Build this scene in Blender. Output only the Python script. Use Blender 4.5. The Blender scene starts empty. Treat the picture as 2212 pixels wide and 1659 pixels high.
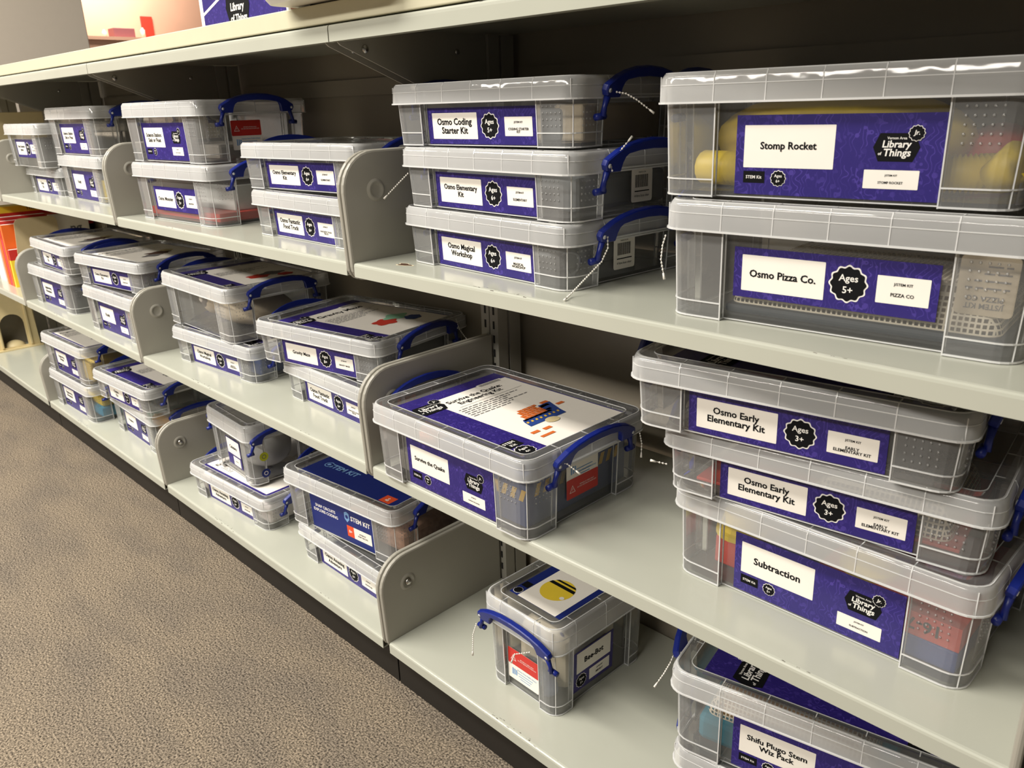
import bpy, bmesh, math, random
from mathutils import Matrix, Vector

random.seed(7)
S = bpy.context.scene
COL = S.collection
PI = math.pi

# ---------------------------------------------------------------- camera
CAM_LOC = Vector((0.98882, -0.65174, 0.97149))
YAW, PITCH, ROLL, FPX = -0.79108, -0.33655, -0.02905, 1723.5
cy, sy, cp, sp = math.cos(YAW), math.sin(YAW), math.cos(PITCH), math.sin(PITCH)
d_ = Vector((sy*cp, cy*cp, sp))
r_ = Vector((cy, -sy, 0.0))
u_ = r_.cross(d_)
cr, sr = math.cos(ROLL), math.sin(ROLL)
r2 = r_*cr + u_*sr
u2 = u_*cr - r_*sr
cam_data = bpy.data.cameras.new('camera')
cam = bpy.data.objects.new('camera', cam_data)
COL.objects.link(cam)
M = Matrix((r2, u2, -d_)).transposed().to_4x4()
M.translation = CAM_LOC
cam.matrix_world = M
cam_data.sensor_width = 36.0
cam_data.lens = FPX/2212*36.0
cam_data.clip_start = 0.02
cam_data.dof.use_dof = True
cam_data.dof.focus_distance = 1.1
cam_data.dof.aperture_fstop = 14
S.camera = cam

# ---------------------------------------------------------------- world, lamps, exposure
world = bpy.data.worlds.new('world')
S.world = world
world.use_nodes = True
bg = world.node_tree.nodes['Background']
bg.inputs[0].default_value = (1.0, 0.94, 0.84, 1)
bg.inputs[1].default_value = 0.13


def area(name, loc, size, power, rot=(0, 0, 0), col=(1, 0.95, 0.865)):
    l = bpy.data.lights.new(name, 'AREA')
    l.shape = 'RECTANGLE'
    l.size, l.size_y = size
    l.energy = power
    l.color = col
    o = bpy.data.objects.new(name, l)
    o.location = loc
    o.rotation_euler = rot
    COL.objects.link(o)
    return o


area('ceiling_lamp', (-1.35, -1.35, 2.75), (3.0, 0.4), 150)
area('ceiling_lamp', (-4.6, -1.35, 2.75), (2.0, 0.4), 28)
area('ceiling_lamp', (-0.9, -3.2, 2.75), (4.6, 0.5), 260)
area('ceiling_lamp', (-7.3, 2.55, 2.75), (0.5, 0.9), 55, (0, math.radians(30), 0), (1, 0.93, 0.82))

S.view_settings.view_transform = 'Standard'
S.view_settings.look = 'None'
S.view_settings.exposure = 0.0
S.view_settings.gamma = 1.0
S.view_settings.use_curve_mapping = False
S.cycles.max_bounces = 8
S.cycles.diffuse_bounces = 3
S.cycles.glossy_bounces = 3
S.cycles.transmission_bounces = 4
S.cycles.transparent_max_bounces = 40
S.cycles.use_denoising = True
S.cycles.caustics_reflective = False
S.cycles.caustics_refractive = False


# ---------------------------------------------------------------- materials
def srgb(r, g, b):
    f = lambda c: (c/255/12.92 if c/255 <= 0.04045 else ((c/255+0.055)/1.055)**2.4)
    return (f(r), f(g), f(b), 1)


def newmat(name):
    m = bpy.data.materials.new(name)
    m.use_nodes = True
    nt = m.node_tree
    nt.nodes.clear()
    out = nt.nodes.new('ShaderNodeOutputMaterial')
    return m, nt, out


def N(nt, typ, **kw):
    n = nt.nodes.new(typ)
    for k, v in kw.items():
        if k.startswith('i_'):
            n.inputs[k[2:].replace('_', ' ')].default_value = v
        else:
            setattr(n, k, v)
    return n


def pbr(name, col, rough=0.5, metal=0.0, spec=0.5, vary=0.06, scale=40, bump=0.0, bscale=300):
    m, nt, out = newmat(name)
    p = N(nt, 'ShaderNodeBsdfPrincipled')
    p.inputs['Roughness'].default_value = rough
    p.inputs['Metallic'].default_value = metal
    p.inputs['Specular IOR Level'].default_value = spec
    tc = N(nt, 'ShaderNodeTexCoord')
    nz = N(nt, 'ShaderNodeTexNoise')
    nz.inputs['Scale'].default_value = scale
    nt.links.new(tc.outputs['Object'], nz.inputs['Vector'])
    mx = N(nt, 'ShaderNodeMix', data_type='RGBA')
    nt.links.new(nz.outputs['Fac'], mx.inputs[0])
    mx.inputs[6].default_value = tuple(c*(1-vary) for c in col[:3])+(1,)
    mx.inputs[7].default_value = tuple(min(1, c*(1+vary)) for c in col[:3])+(1,)
    nt.links.new(mx.outputs[2], p.inputs['Base Color'])
    if bump:
        n2 = N(nt, 'ShaderNodeTexNoise')
        n2.inputs['Scale'].default_value = bscale
        nt.links.new(tc.outputs['Object'], n2.inputs['Vector'])
        b = N(nt, 'ShaderNodeBump')
        b.inputs['Strength'].default_value = bump
        b.inputs['Distance'].default_value = 0.001
        nt.links.new(n2.outputs['Fac'], b.inputs['Height'])
        nt.links.new(b.outputs['Normal'], p.inputs['Normal'])
    nt.links.new(p.outputs[0], out.inputs[0])
    return m


def plastic(name, alpha, tint=(0.985, 0.985, 0.98), grey=(0.97, 0.97, 0.96), rough=0.16, bump=0.0):
    """thin polypropylene: straight-through light, a milky scatter and a gloss"""
    m, nt, out = newmat(name)
    tr = N(nt, 'ShaderNodeBsdfTransparent')
    tr.inputs[0].default_value = (*tint, 1)
    df = N(nt, 'ShaderNodeBsdfDiffuse')
    df.inputs[0].default_value = (*grey, 1)
    tl = N(nt, 'ShaderNodeBsdfTranslucent')
    tl.inputs[0].default_value = (*grey, 1)
    sc = N(nt, 'ShaderNodeMixShader')
    sc.inputs[0].default_value = 0.3
    nt.links.new(df.outputs[0], sc.inputs[1])
    nt.links.new(tl.outputs[0], sc.inputs[2])
    lw = N(nt, 'ShaderNodeLayerWeight')
    lw.inputs[0].default_value = 0.35
    mr = N(nt, 'ShaderNodeMapRange')
    mr.inputs['To Min'].default_value = alpha
    mr.inputs['To Max'].default_value = min(1, alpha*1.8+0.05)
    nt.links.new(lw.outputs['Facing'], mr.inputs['Value'])
    mx = N(nt, 'ShaderNodeMixShader')
    nt.links.new(mr.outputs[0], mx.inputs[0])
    nt.links.new(tr.outputs[0], mx.inputs[1])
    nt.links.new(sc.outputs[0], mx.inputs[2])
    gl = N(nt, 'ShaderNodeBsdfGlossy')
    gl.inputs['Roughness'].default_value = rough
    gl.inputs[0].default_value = (1, 1, 1, 1)
    fr = N(nt, 'ShaderNodeFresnel')
    fr.inputs[0].default_value = 1.4
    if bump:
        tc = N(nt, 'ShaderNodeTexCoord')
        nz = N(nt, 'ShaderNodeTexNoise')
        nz.inputs['Scale'].default_value = 28
        nt.links.new(tc.outputs['Object'], nz.inputs['Vector'])
        b = N(nt, 'ShaderNodeBump')
        b.inputs['Strength'].default_value = bump
        b.inputs['Distance'].default_value = 0.004
        nt.links.new(nz.outputs['Fac'], b.inputs['Height'])
        nt.links.new(b.outputs['Normal'], gl.inputs['Normal'])
    m2 = N(nt, 'ShaderNodeMixShader')
    nt.links.new(fr.outputs[0], m2.inputs[0])
    nt.links.new(mx.outputs[0], m2.inputs[1])
    nt.links.new(gl.outputs[0], m2.inputs[2])
    nt.links.new(m2.outputs[0], out.inputs[0])
    return m


def shelf_paint(name, col, wear=True, rough=0.3):
    """cream-grey enamel with fine orange peel and worn specks along the front edge"""
    m, nt, out = newmat(name)
    p = N(nt, 'ShaderNodeBsdfPrincipled')
    p.inputs['Roughness'].default_value = rough
    tc = N(nt, 'ShaderNodeTexCoord')
    nz = N(nt, 'ShaderNodeTexNoise')
    nz.inputs['Scale'].default_value = 9
    nt.links.new(tc.outputs['Object'], nz.inputs['Vector'])
    mx = N(nt, 'ShaderNodeMix', data_type='RGBA')
    nt.links.new(nz.outputs['Fac'], mx.inputs[0])
    mx.inputs[6].default_value = tuple(c*0.95 for c in col[:3])+(1,)
    mx.inputs[7].default_value = tuple(c*1.05 for c in col[:3])+(1,)
    last = mx.outputs[2]
    if wear:
        sep = N(nt, 'ShaderNodeSeparateXYZ')
        nt.links.new(tc.outputs['Object'], sep.inputs[0])
        ln = N(nt, 'ShaderNodeMath', operation='LESS_THAN')
        ln.inputs[1].default_value = 0.0075
        nt.links.new(sep.outputs['Y'], ln.inputs[0])
        gz = N(nt, 'ShaderNodeMath', operation='GREATER_THAN')
        gz.inputs[1].default_value = -0.0012
        nt.links.new(sep.outputs['Z'], gz.inputs[0])
        mp = N(nt, 'ShaderNodeMapping')
        mp.inputs['Scale'].default_value = (90, 420, 1)
        nt.links.new(tc.outputs['Object'], mp.inputs[0])
        n2 = N(nt, 'ShaderNodeTexNoise')
        n2.inputs['Scale'].default_value = 1
        n2.inputs['Detail'].default_value = 3
        nt.links.new(mp.outputs[0], n2.inputs['Vector'])
        n3 = N(nt, 'ShaderNodeTexNoise')
        n3.inputs['Scale'].default_value = 5
        nt.links.new(tc.outputs['Object'], n3.inputs['Vector'])
        ad = N(nt, 'ShaderNodeMath', operation='ADD')
        nt.links.new(n2.outputs['Fac'], ad.inputs[0])
        nt.links.new(n3.outputs['Fac'], ad.inputs[1])
        th = N(nt, 'ShaderNodeMath', operation='GREATER_THAN')
        th.inputs[1].default_value = 1.24
        nt.links.new(ad.outputs[0], th.inputs[0])
        a = N(nt, 'ShaderNodeMath', operation='MULTIPLY')
        nt.links.new(ln.outputs[0], a.inputs[0])
        nt.links.new(gz.outputs[0], a.inputs[1])
        b2 = N(nt, 'ShaderNodeMath', operation='MULTIPLY')
        nt.links.new(a.outputs[0], b2.inputs[0])
        nt.links.new(th.outputs[0], b2.inputs[1])
        m3 = N(nt, 'ShaderNodeMix', data_type='RGBA')
        nt.links.new(b2.outputs[0], m3.inputs[0])
        nt.links.new(last, m3.inputs[6])
        m3.inputs[7].default_value = (0.07, 0.055, 0.04, 1)
        last = m3.outputs[2]
    nt.links.new(last, p.inputs['Base Color'])
    n4 = N(nt, 'ShaderNodeTexNoise')
    n4.inputs['Scale'].default_value = 380
    nt.links.new(tc.outputs['Object'], n4.inputs['Vector'])
    b = N(nt, 'ShaderNodeBump')
    b.inputs['Strength'].default_value = 0.035
    b.inputs['Distance'].default_value = 0.001
    nt.links.new(n4.outputs['Fac'], b.inputs['Height'])
    nt.links.new(b.outputs['Normal'], p.inputs['Normal'])
    nt.links.new(p.outputs[0], out.inputs[0])
    return m


def label_purple(name, base, light):
    """printed purple stock with a faint scatter of lighter doodles"""
    m, nt, out = newmat(name)
    p = N(nt, 'ShaderNodeBsdfPrincipled')
    p.inputs['Roughness'].default_value = 0.38
    tc = N(nt, 'ShaderNodeTexCoord')
    v1 = N(nt, 'ShaderNodeTexVoronoi')
    v1.inputs['Scale'].default_value = 125
    v1.inputs['Randomness'].default_value = 0.75
    nt.links.new(tc.outputs['Object'], v1.inputs['Vector'])
    t1 = N(nt, 'ShaderNodeMath', operation='LESS_THAN')
    t1.inputs[1].default_value = 0.30
    nt.links.new(v1.outputs['Distance'], t1.inputs[0])
    v2 = N(nt, 'ShaderNodeTexVoronoi', distance='MINKOWSKI')
    v2.inputs['Scale'].default_value = 95
    v2.inputs['Exponent'].default_value = 0.6
    mp = N(nt, 'ShaderNodeMapping')
    mp.inputs['Rotation'].default_value = (0, 0, 0.5)
    nt.links.new(tc.outputs['Object'], mp.inputs[0])
    nt.links.new(mp.outputs[0], v2.inputs['Vector'])
    t2 = N(nt, 'ShaderNodeMath', operation='LESS_THAN')
    t2.inputs[1].default_value = 0.42
    nt.links.new(v2.outputs['Distance'], t2.inputs[0])
    w = N(nt, 'ShaderNodeTexWave')
    w.inputs['Scale'].default_value = 60
    w.inputs['Distortion'].default_value = 9
    w.inputs['Detail'].default_value = 0
    w.inputs['Detail Scale'].default_value = 2
    nt.links.new(tc.outputs['Object'], w.inputs['Vector'])
    t3 = N(nt, 'ShaderNodeMath', operation='GREATER_THAN')
    t3.inputs[1].default_value = 0.93
    nt.links.new(w.outputs['Fac'], t3.inputs[0])
    a = N(nt, 'ShaderNodeMath', operation='MAXIMUM')
    nt.links.new(t1.outputs[0], a.inputs[0])
    nt.links.new(t2.outputs[0], a.inputs[1])
    b = N(nt, 'ShaderNodeMath', operation='MAXIMUM')
    nt.links.new(a.outputs[0], b.inputs[0])
    nt.links.new(t3.outputs[0], b.inputs[1])
    # whole cells drop out so the doodles stay sparse
    v3 = N(nt, 'ShaderNodeTexVoronoi')
    v3.inputs['Scale'].default_value = 70
    nt.links.new(tc.outputs['Object'], v3.inputs['Vector'])
    sp_ = N(nt, 'ShaderNodeSeparateColor')
    nt.links.new(v3.outputs['Color'], sp_.inputs[0])
    mu = N(nt, 'ShaderNodeMath', operation='MULTIPLY')
    nt.links.new(b.outputs[0], mu.inputs[0])
    nt.links.new(sp_.outputs[0], mu.inputs[1])
    mx = N(nt, 'ShaderNodeMix', data_type='RGBA')
    nt.links.new(mu.outputs[0], mx.inputs[0])
    mx.inputs[6].default_value = base
    mx.inputs[7].default_value = light
    nt.links.new(mx.outputs[2], p.inputs['Base Color'])
    nt.links.new(p.outputs[0], out.inputs[0])
    return m


def carpet_mat():
    m, nt, out = newmat('carpet')
    p = N(nt, 'ShaderNodeBsdfPrincipled')
    p.inputs['Roughness'].default_value = 0.95
    p.inputs['Specular IOR Level'].default_value = 0.1
    tc = N(nt, 'ShaderNodeTexCoord')
    n1 = N(nt, 'ShaderNodeTexNoise')
    n1.inputs['Scale'].default_value = 300
    n1.inputs['Detail'].default_value = 3
    nt.links.new(tc.outputs['Object'], n1.inputs['Vector'])
    cr1 = N(nt, 'ShaderNodeValToRGB')
    cr1.color_ramp.elements[0].position = 0.33
    cr1.color_ramp.elements[0].color = (0.040, 0.033, 0.026, 1)
    cr1.color_ramp.elements[1].position = 0.67
    cr1.color_ramp.elements[1].color = (0.37, 0.305, 0.23, 1)
    nt.links.new(n1.outputs['Fac'], cr1.inputs[0])
    # broad tufted bands and worn patches
    mp = N(nt, 'ShaderNodeMapping')
    mp.inputs['Rotation'].default_value = (0, 0, 0.15)
    mp.inputs['Scale'].default_value = (2.4, 7, 1)
    nt.links.new(tc.outputs['Object'], mp.inputs[0])
    n2 = N(nt, 'ShaderNodeTexNoise')
    n2.inputs['Scale'].default_value = 1.6
    n2.inputs['Detail'].default_value = 4
    nt.links.new(mp.outputs[0], n2.inputs['Vector'])
    cr2 = N(nt, 'ShaderNodeValToRGB')
    cr2.color_ramp.elements[0].position = 0.36
    cr2.color_ramp.elements[0].color = (0.80, 0.80, 0.82, 1)
    cr2.color_ramp.elements[1].position = 0.6
    cr2.color_ramp.elements[1].color = (1.0, 0.98, 0.95, 1)
    nt.links.new(n2.outputs['Fac'], cr2.inputs[0])
    mx = N(nt, 'ShaderNodeMix', data_type='RGBA', blend_type='MULTIPLY')
    mx.inputs[0].default_value = 1
    nt.links.new(cr1.outputs[0], mx.inputs[6])
    nt.links.new(cr2.outputs[0], mx.inputs[7])
    nt.links.new(mx.outputs[2], p.inputs['Base Color'])
    # tuft rows
    mp2 = N(nt, 'ShaderNodeMapping')
    mp2.inputs['Rotation'].default_value = (0, 0, 0.15)
    mp2.inputs['Scale'].default_value = (130, 300, 1)
    nt.links.new(tc.outputs['Object'], mp2.inputs[0])
    n3 = N(nt, 'ShaderNodeTexNoise')
    n3.inputs['Scale'].default_value = 1
    n3.inputs['Detail'].default_value = 2
    nt.links.new(mp2.outputs[0], n3.inputs['Vector'])
    b = N(nt, 'ShaderNodeBump')
    b.inputs['Strength'].default_value = 0.7
    b.inputs['Distance'].default_value = 0.004
    nt.links.new(n3.outputs['Fac'], b.inputs['Height'])
    nt.links.new(b.outputs['Normal'], p.inputs['Normal'])
    nt.links.new(p.outputs[0], out.inputs[0])
    return m


def mesh_fabric(name, col, scale=240, thick=0.3):
    """open square netting: threads opaque, holes see-through"""
    m, nt, out = newmat(name)
    tc = N(nt, 'ShaderNodeTexCoord')
    sep = N(nt, 'ShaderNodeSeparateXYZ')
    nt.links.new(tc.outputs['Object'], sep.inputs[0])
    res = []
    for ax in ('X', 'Y', 'Z'):
        mu = N(nt, 'ShaderNodeMath', operation='MULTIPLY')
        mu.inputs[1].default_value = scale
        nt.links.new(sep.outputs[ax], mu.inputs[0])
        fr = N(nt, 'ShaderNodeMath', operation='FRACT')
        nt.links.new(mu.outputs[0], fr.inputs[0])
        lt = N(nt, 'ShaderNodeMath', operation='LESS_THAN')
        lt.inputs[1].default_value = thick
        nt.links.new(fr.outputs[0], lt.inputs[0])
        res.append(lt)
    sn = N(nt, 'ShaderNodeSeparateXYZ')
    nt.links.new(tc.outputs['Normal'], sn.inputs[0])

    def grid(axis, line):
        ab = N(nt, 'ShaderNodeMath', operation='ABSOLUTE')
        nt.links.new(sn.outputs[axis], ab.inputs[0])
        lt = N(nt, 'ShaderNodeMath', operation='LESS_THAN')
        lt.inputs[1].default_value = 0.72
        nt.links.new(ab.outputs[0], lt.inputs[0])
        mu = N(nt, 'ShaderNodeMath', operation='MULTIPLY')
        nt.links.new(lt.outputs[0], mu.inputs[0])
        nt.links.new(line.outputs[0], mu.inputs[1])
        return mu
    gx, gy, gz = grid('X', res[0]), grid('Y', res[1]), grid('Z', res[2])
    a1 = N(nt, 'ShaderNodeMath', operation='MAXIMUM')
    nt.links.new(gx.outputs[0], a1.inputs[0])
    nt.links.new(gy.outputs[0], a1.inputs[1])
    a = N(nt, 'ShaderNodeMath', operation='MAXIMUM')
    nt.links.new(a1.outputs[0], a.inputs[0])
    nt.links.new(gz.outputs[0], a.inputs[1])
    tr = N(nt, 'ShaderNodeBsdfTransparent')
    df = N(nt, 'ShaderNodeBsdfDiffuse')
    df.inputs[0].default_value = col
    mx = N(nt, 'ShaderNodeMixShader')
    nt.links.new(a.outputs[0], mx.inputs[0])
    nt.links.new(tr.outputs[0], mx.inputs[1])
    nt.links.new(df.outputs[0], mx.inputs[2])
    nt.links.new(mx.outputs[0], out.inputs[0])
    return m


PAINT = shelf_paint('shelf_enamel', srgb(181, 182, 169), rough=0.2)
PLATE = shelf_paint('shaded_shelf_enamel', srgb(160, 156, 145), wear=False, rough=0.36)  # same enamel as the decks, with the plates' shade put into a darker colour
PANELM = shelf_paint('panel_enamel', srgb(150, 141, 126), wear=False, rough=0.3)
COUNTER = pbr('counter_laminate', srgb(200, 195, 168), 0.5, vary=0.03)
BLACK = pbr('black_kick', (0.012, 0.010, 0.008, 1), 0.55)
DARKSLOT = pbr('dark_slot', (0.01, 0.009, 0.008, 1), 0.8)
STEEL = pbr('screw_steel', (0.55, 0.53, 0.50, 1), 0.25, metal=1.0)
CLEAR = plastic('clear_polypropylene', 0.075, bump=0.10)
COLUMN = plastic('corner_polypropylene', 0.17, bump=0.12)
MILKY = plastic('milky_polypropylene', 0.42, rough=0.07, bump=0.4)
EDGE = plastic('polypropylene_edge', 0.88, rough=0.12)
BLUE = pbr('blue_handle', srgb(16, 34, 120), 0.35, vary=0.03)
WHITE = pbr('white_paper', srgb(244, 238, 228), 0.6, vary=0.02)
INK = pbr('black_ink', (0.006, 0.006, 0.007, 1), 0.7, spec=0.12)
GREYINK = pbr('grey_ink', (0.16, 0.15, 0.15, 1), 0.6)
PALEINK = pbr('white_ink', srgb(240, 236, 230), 0.5)
PURPLE = label_purple('purple_print', srgb(42, 31, 110), srgb(72, 57, 146))
NAVY = pbr('navy_print', srgb(24, 40, 112), 0.4)
ORANGE = pbr('orange_print', srgb(226, 84, 42), 0.5)
RED = pbr('red_print', srgb(200, 48, 40), 0.45)
SKYINK = pbr('pale_blue_ink', srgb(120, 160, 205), 0.5)
BEAD = pbr('bead_plastic', srgb(235, 230, 220), 0.3)
YELLOW = pbr('yellow_plastic', srgb(236, 205, 60), 0.45)
YFOAM = pbr('yellow_foam', srgb(232, 200, 58), 0.7, bump=0.1)
REDP = pbr('red_plastic', srgb(205, 62, 48), 0.4)
BLUEP = pbr('blue_plastic', srgb(42, 70, 140), 0.4)
TEAL = pbr('teal_plastic', srgb(40, 140, 165), 0.35)
SLATE = pbr('slate_card', srgb(42, 66, 122), 0.5)
HAZ = pbr('hazard_yellow', srgb(222, 178, 62), 0.5)
GREYF = pbr('grey_felt', srgb(122, 126, 128), 0.8)
DGREY = pbr('dark_grey_board', srgb(48, 50, 54), 0.6)
CREAM = pbr('cream_plush', srgb(205, 190, 165), 0.9, bump=0.5, bscale=200)
PINK = pbr('pink_card', srgb(214, 110, 108), 0.6)
ORANGEP = pbr('orange_block', srgb(214, 110, 50), 0.5)
GREENP = pbr('green_plastic', srgb(150, 205, 170), 0.5)
LIME = pbr('lime_sticker', srgb(205, 210, 40), 0.5)
BEIGE = pbr('beige_plastic', srgb(214, 196, 150), 0.5)
BEIGEP = pbr('beige_bookend', srgb(196, 178, 140), 0.45)
CREAMT = pbr('chip_halo', srgb(225, 212, 180), 0.6)
RUST = pbr('rust_chip', srgb(74, 46, 28), 0.8)
NETW = mesh_fabric('white_netting', srgb(235, 225, 205), 210, 0.34)
NETO = mesh_fabric('orange_netting', srgb(235, 140, 110), 260, 0.45)
LINEN = pbr('drawstring_cloth', srgb(226, 214, 188), 0.9)
DENIM = pbr('denim_cloth', srgb(88, 100, 122), 0.9, vary=0.25)
POLYBAG = plastic('polythene_bag', 0.62, rough=0.1, bump=0.9)
GREYPANEL = pbr('grey_end_panel', srgb(205, 194, 180), 0.6, vary=0.02)
WOODW = pbr('maple_wall', srgb(222, 176, 150), 0.6, vary=0.1, scale=3)
DEVICE = pbr('device_white', srgb(235, 230, 220), 0.35)
MAROON = pbr('maroon_box', srgb(150, 90, 95), 0.6)
BOOKRED = pbr('book_red', srgb(205, 50, 45), 0.45)
BOOKPINK = pbr('book_pink', srgb(225, 70, 90), 0.45)
BOOKORANGE = pbr('book_orange', srgb(240, 110, 40), 0.45)
BOOKYELLOW = pbr('book_yellow', srgb(248, 215, 60), 0.45)


# ---------------------------------------------------------------- mesh builder
_txt = {}


def text_geo(txt, bold=0.018, shear=0.0, sp=1.0):
    key = (txt, bold, shear, sp)
    if key in _txt:
        return _txt[key]
    c = bpy.data.curves.new('lettering', 'FONT')
    c.body = txt
    c.size = 1
    c.align_x = 'CENTER'
    c.align_y = 'CENTER'
    c.offset = bold
    c.shear = shear
    c.space_line = sp
    c.resolution_u = 2
    c.fill_mode = 'FRONT'
    o = bpy.data.objects.new('lettering', c)
    COL.objects.link(o)
    dg = bpy.context.evaluated_depsgraph_get()
    me = o.evaluated_get(dg).to_mesh()
    vs = [(v.co.x, v.co.y) for v in me.vertices]
    fs = [tuple(p.vertices) for p in me.polygons]
    # keep the fronts facing +z
    out = []
    for f in fs:
        a = sum(vs[f[i]][0]*vs[f[(i+1) % len(f)]][1]-vs[f[(i+1) % len(f)]][0]*vs[f[i]][1] for i in range(len(f)))
        out.append(f if a >= 0 else tuple(reversed(f)))
    xs = [v[0] for v in vs]
    ys = [v[1] for v in vs]
    ctr = ((min(xs)+max(xs))/2, (min(ys)+max(ys))/2)
    vs = [(x-ctr[0], y-ctr[1]) for x, y in vs]
    o.evaluated_get(dg).to_mesh_clear()
    bpy.data.objects.remove(o)
    bpy.data.curves.remove(c)
    _txt[key] = (vs, out, max(xs)-min(xs), max(ys)-min(ys))
    return _txt[key]


class MB:
    def __init__(s):
        s.v, s.f, s.m, s.mats, s.sm = [], [], [], [], []

    def mi(s, mat):
        if mat not in s.mats:
            s.mats.append(mat)
        return s.mats.index(mat)

    def add(s, vs, fs, mat, T=None, smooth=False):
        k = len(s.v)
        i = s.mi(mat)
        for v in vs:
            s.v.append(tuple(T @ Vector(v)) if T is not None else tuple(v))
        for f in fs:
            s.f.append(tuple(a+k for a in f))
            s.m.append(i)
            s.sm.append(smooth)

    def box(s, x0, x1, y0, y1, z0, z1, mat, T=None):
        vs = [(x, y, z) for z in (z0, z1) for y in (y0, y1) for x in (x0, x1)]
        fs = [(0, 2, 3, 1), (4, 5, 7, 6), (0, 1, 5, 4), (2, 6, 7, 3), (0, 4, 6, 2), (1, 3, 7, 5)]
        s.add(vs, fs, mat, T)

    def prism(s, poly, h0, h1, mat, axis='z', T=None, smooth=False):
        n = len(poly)
        f = {'z': lambda p, h: (p[0], p[1], h), 'x': lambda p, h: (h, p[0], p[1]), 'y': lambda p, h: (p[0], h, p[1])}[axis]
        vs = [f(p, h0) for p in poly]+[f(p, h1) for p in poly]
        fs = [tuple(range(n))[::-1], tuple(range(n, 2*n))]+[(i, (i+1) % n, n+(i+1) % n, n+i) for i in range(n)]
        s.add(vs, fs, mat, T, smooth)

    def loft(s, rings, mat, cap0=False, cap1=False, closed=True, T=None, smooth=False):
        n = len(rings[0])
        vs = [p for r in rings for p in r]
        fs = []
        for k in range(len(rings)-1):
            for i in range(n if closed else n-1):
                j = (i+1) % n
                fs.append((k*n+i, k*n+j, (k+1)*n+j, (k+1)*n+i))
        if cap0:
            fs.append(tuple(range(n))[::-1])
        if cap1:
            fs.append(tuple(range((len(rings)-1)*n, len(rings)*n)))
        s.add(vs, fs, mat, T, smooth)

    def tube(s, pts, r, mat, n=6, closed=False, T=None, smooth=True):
        pts = [Vector(p) for p in pts]
        rings = []
        L = len(pts)
        for i, p in enumerate(pts):
            if closed:
                t = pts[(i+1) % L]-pts[i-1]
            else:
                t = pts[min(i+1, L-1)]-pts[max(i-1, 0)]
            if t.length < 1e-9:
                t = Vector((0, 0, 1))
            t.normalize()
            a = Vector((0, 0, 1)) if abs(t.z) < 0.9 else Vector((1, 0, 0))
            b = t.cross(a).normalized()
            c = t.cross(b)
            rr = r[i] if isinstance(r, (list, tuple)) else r
            rings.append([tuple(p+(b*math.cos(2*PI*k/n+PI/4)+c*math.sin(2*PI*k/n+PI/4))*rr) for k in range(n)])
        if closed:
            rings.append(rings[0])
        s.loft(rings, mat, cap0=not closed, cap1=not closed, T=T, smooth=smooth and n > 4)

    def sphere(s, c, r, mat, nu=10, nv=7, sc=(1, 1, 1), T=None, zmin=-1.0):
        rings = []
        a0 = math.asin(max(-1, min(1, zmin)))
        for j in range(nv+1):
            a = a0+(PI/2-a0)*j/nv
            rings.append([(c[0]+r*sc[0]*math.cos(a)*math.cos(2*PI*i/nu), c[1]+r*sc[1]*math.cos(a)*math.sin(2*PI*i/nu), c[2]+r*sc[2]*math.sin(a)) for i in range(nu)])
        s.loft(rings, mat, cap0=zmin > -1, T=T, smooth=True)

    def disc(s, c, r, mat, n=24, T=None, wob=0.0, k=12, sx=1.0):
        vs = []
        for i in range(n):
            a = 2*PI*i/n
            rr = r*(1+wob*math.cos(k*a))
            vs.append((c[0]+rr*sx*math.cos(a), c[1]+rr*math.sin(a), c[2]))
        s.add(vs, [tuple(range(n))], mat, T)

    def rect(s, cx, cy, w, h, z, mat, r=0.0):
        x0, x1, y0, y1 = cx-w/2, cx+w/2, cy-h/2, cy+h/2
        if r <= 0:
            s.add([(x0, y0, z), (x1, y0, z), (x1, y1, z), (x0, y1, z)], [(0, 1, 2, 3)], mat)
        else:
            vs = []
            for (px, py, a0) in ((x1-r, y0+r, -PI/2), (x1-r, y1-r, 0), (x0+r, y1-r, PI/2), (x0+r, y0+r, PI)):
                for q in range(4):
                    a = a0+q*PI/6
                    vs.append((px+r*math.cos(a), py+r*math.sin(a), z))
            s.add(vs, [tuple(range(len(vs)))], mat)

    def text(s, txt, cx, cy, w, h, z, mat, bold=0.018, rot=0.0, shear=0.0, sp=1.0, size=None, left=False):
        vs, fs, tw, th = text_geo(txt, bold, shear, sp)
        k = min(w/tw, h/th) if size is None else min(size, w/tw)
        if left:
            cx = cx+tw*k/2
        ca, sa = math.cos(rot), math.sin(rot)
        s.add([(cx+k*(x*ca-y*sa), cy+k*(x*sa+y*ca), z) for x, y in vs], fs, mat)

    def build(s, name, parent=None, loc=None, rot=None, bevel=0.0, weld=False):
        me = bpy.data.meshes.new(name)
        me.from_pydata(s.v, [], s.f)
        for m in s.mats:
            me.materials.append(m)
        for p, i, q in zip(me.polygons, s.m, s.sm):
            p.material_index = i
            p.use_smooth = q
        if weld or bevel:
            bm = bmesh.new()
            bm.from_mesh(me)
            bmesh.ops.remove_doubles(bm, verts=bm.verts, dist=1e-6)
            bmesh.ops.recalc_face_normals(bm, faces=bm.faces)
            if bevel:
                es = [e for e in bm.edges if len(e.link_faces) == 2 and e.calc_face_angle(0) > 0.6]
                bmesh.ops.bevel(bm, geom=es, offset=bevel, segments=2, affect='EDGES', profile=0.5)
            bm.to_mesh(me)
            bm.free()
        me.update()
        o = bpy.data.objects.new(name, me)
        COL.objects.link(o)
        if parent:
            o.parent = parent
        if loc:
            o.location = loc
        if rot:
            o.rotation_euler = rot
        return o


def tag(o, label, cat, group=None):
    o['label'] = label
    o['category'] = cat
    if group:
        o['group'] = group
    return o


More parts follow.
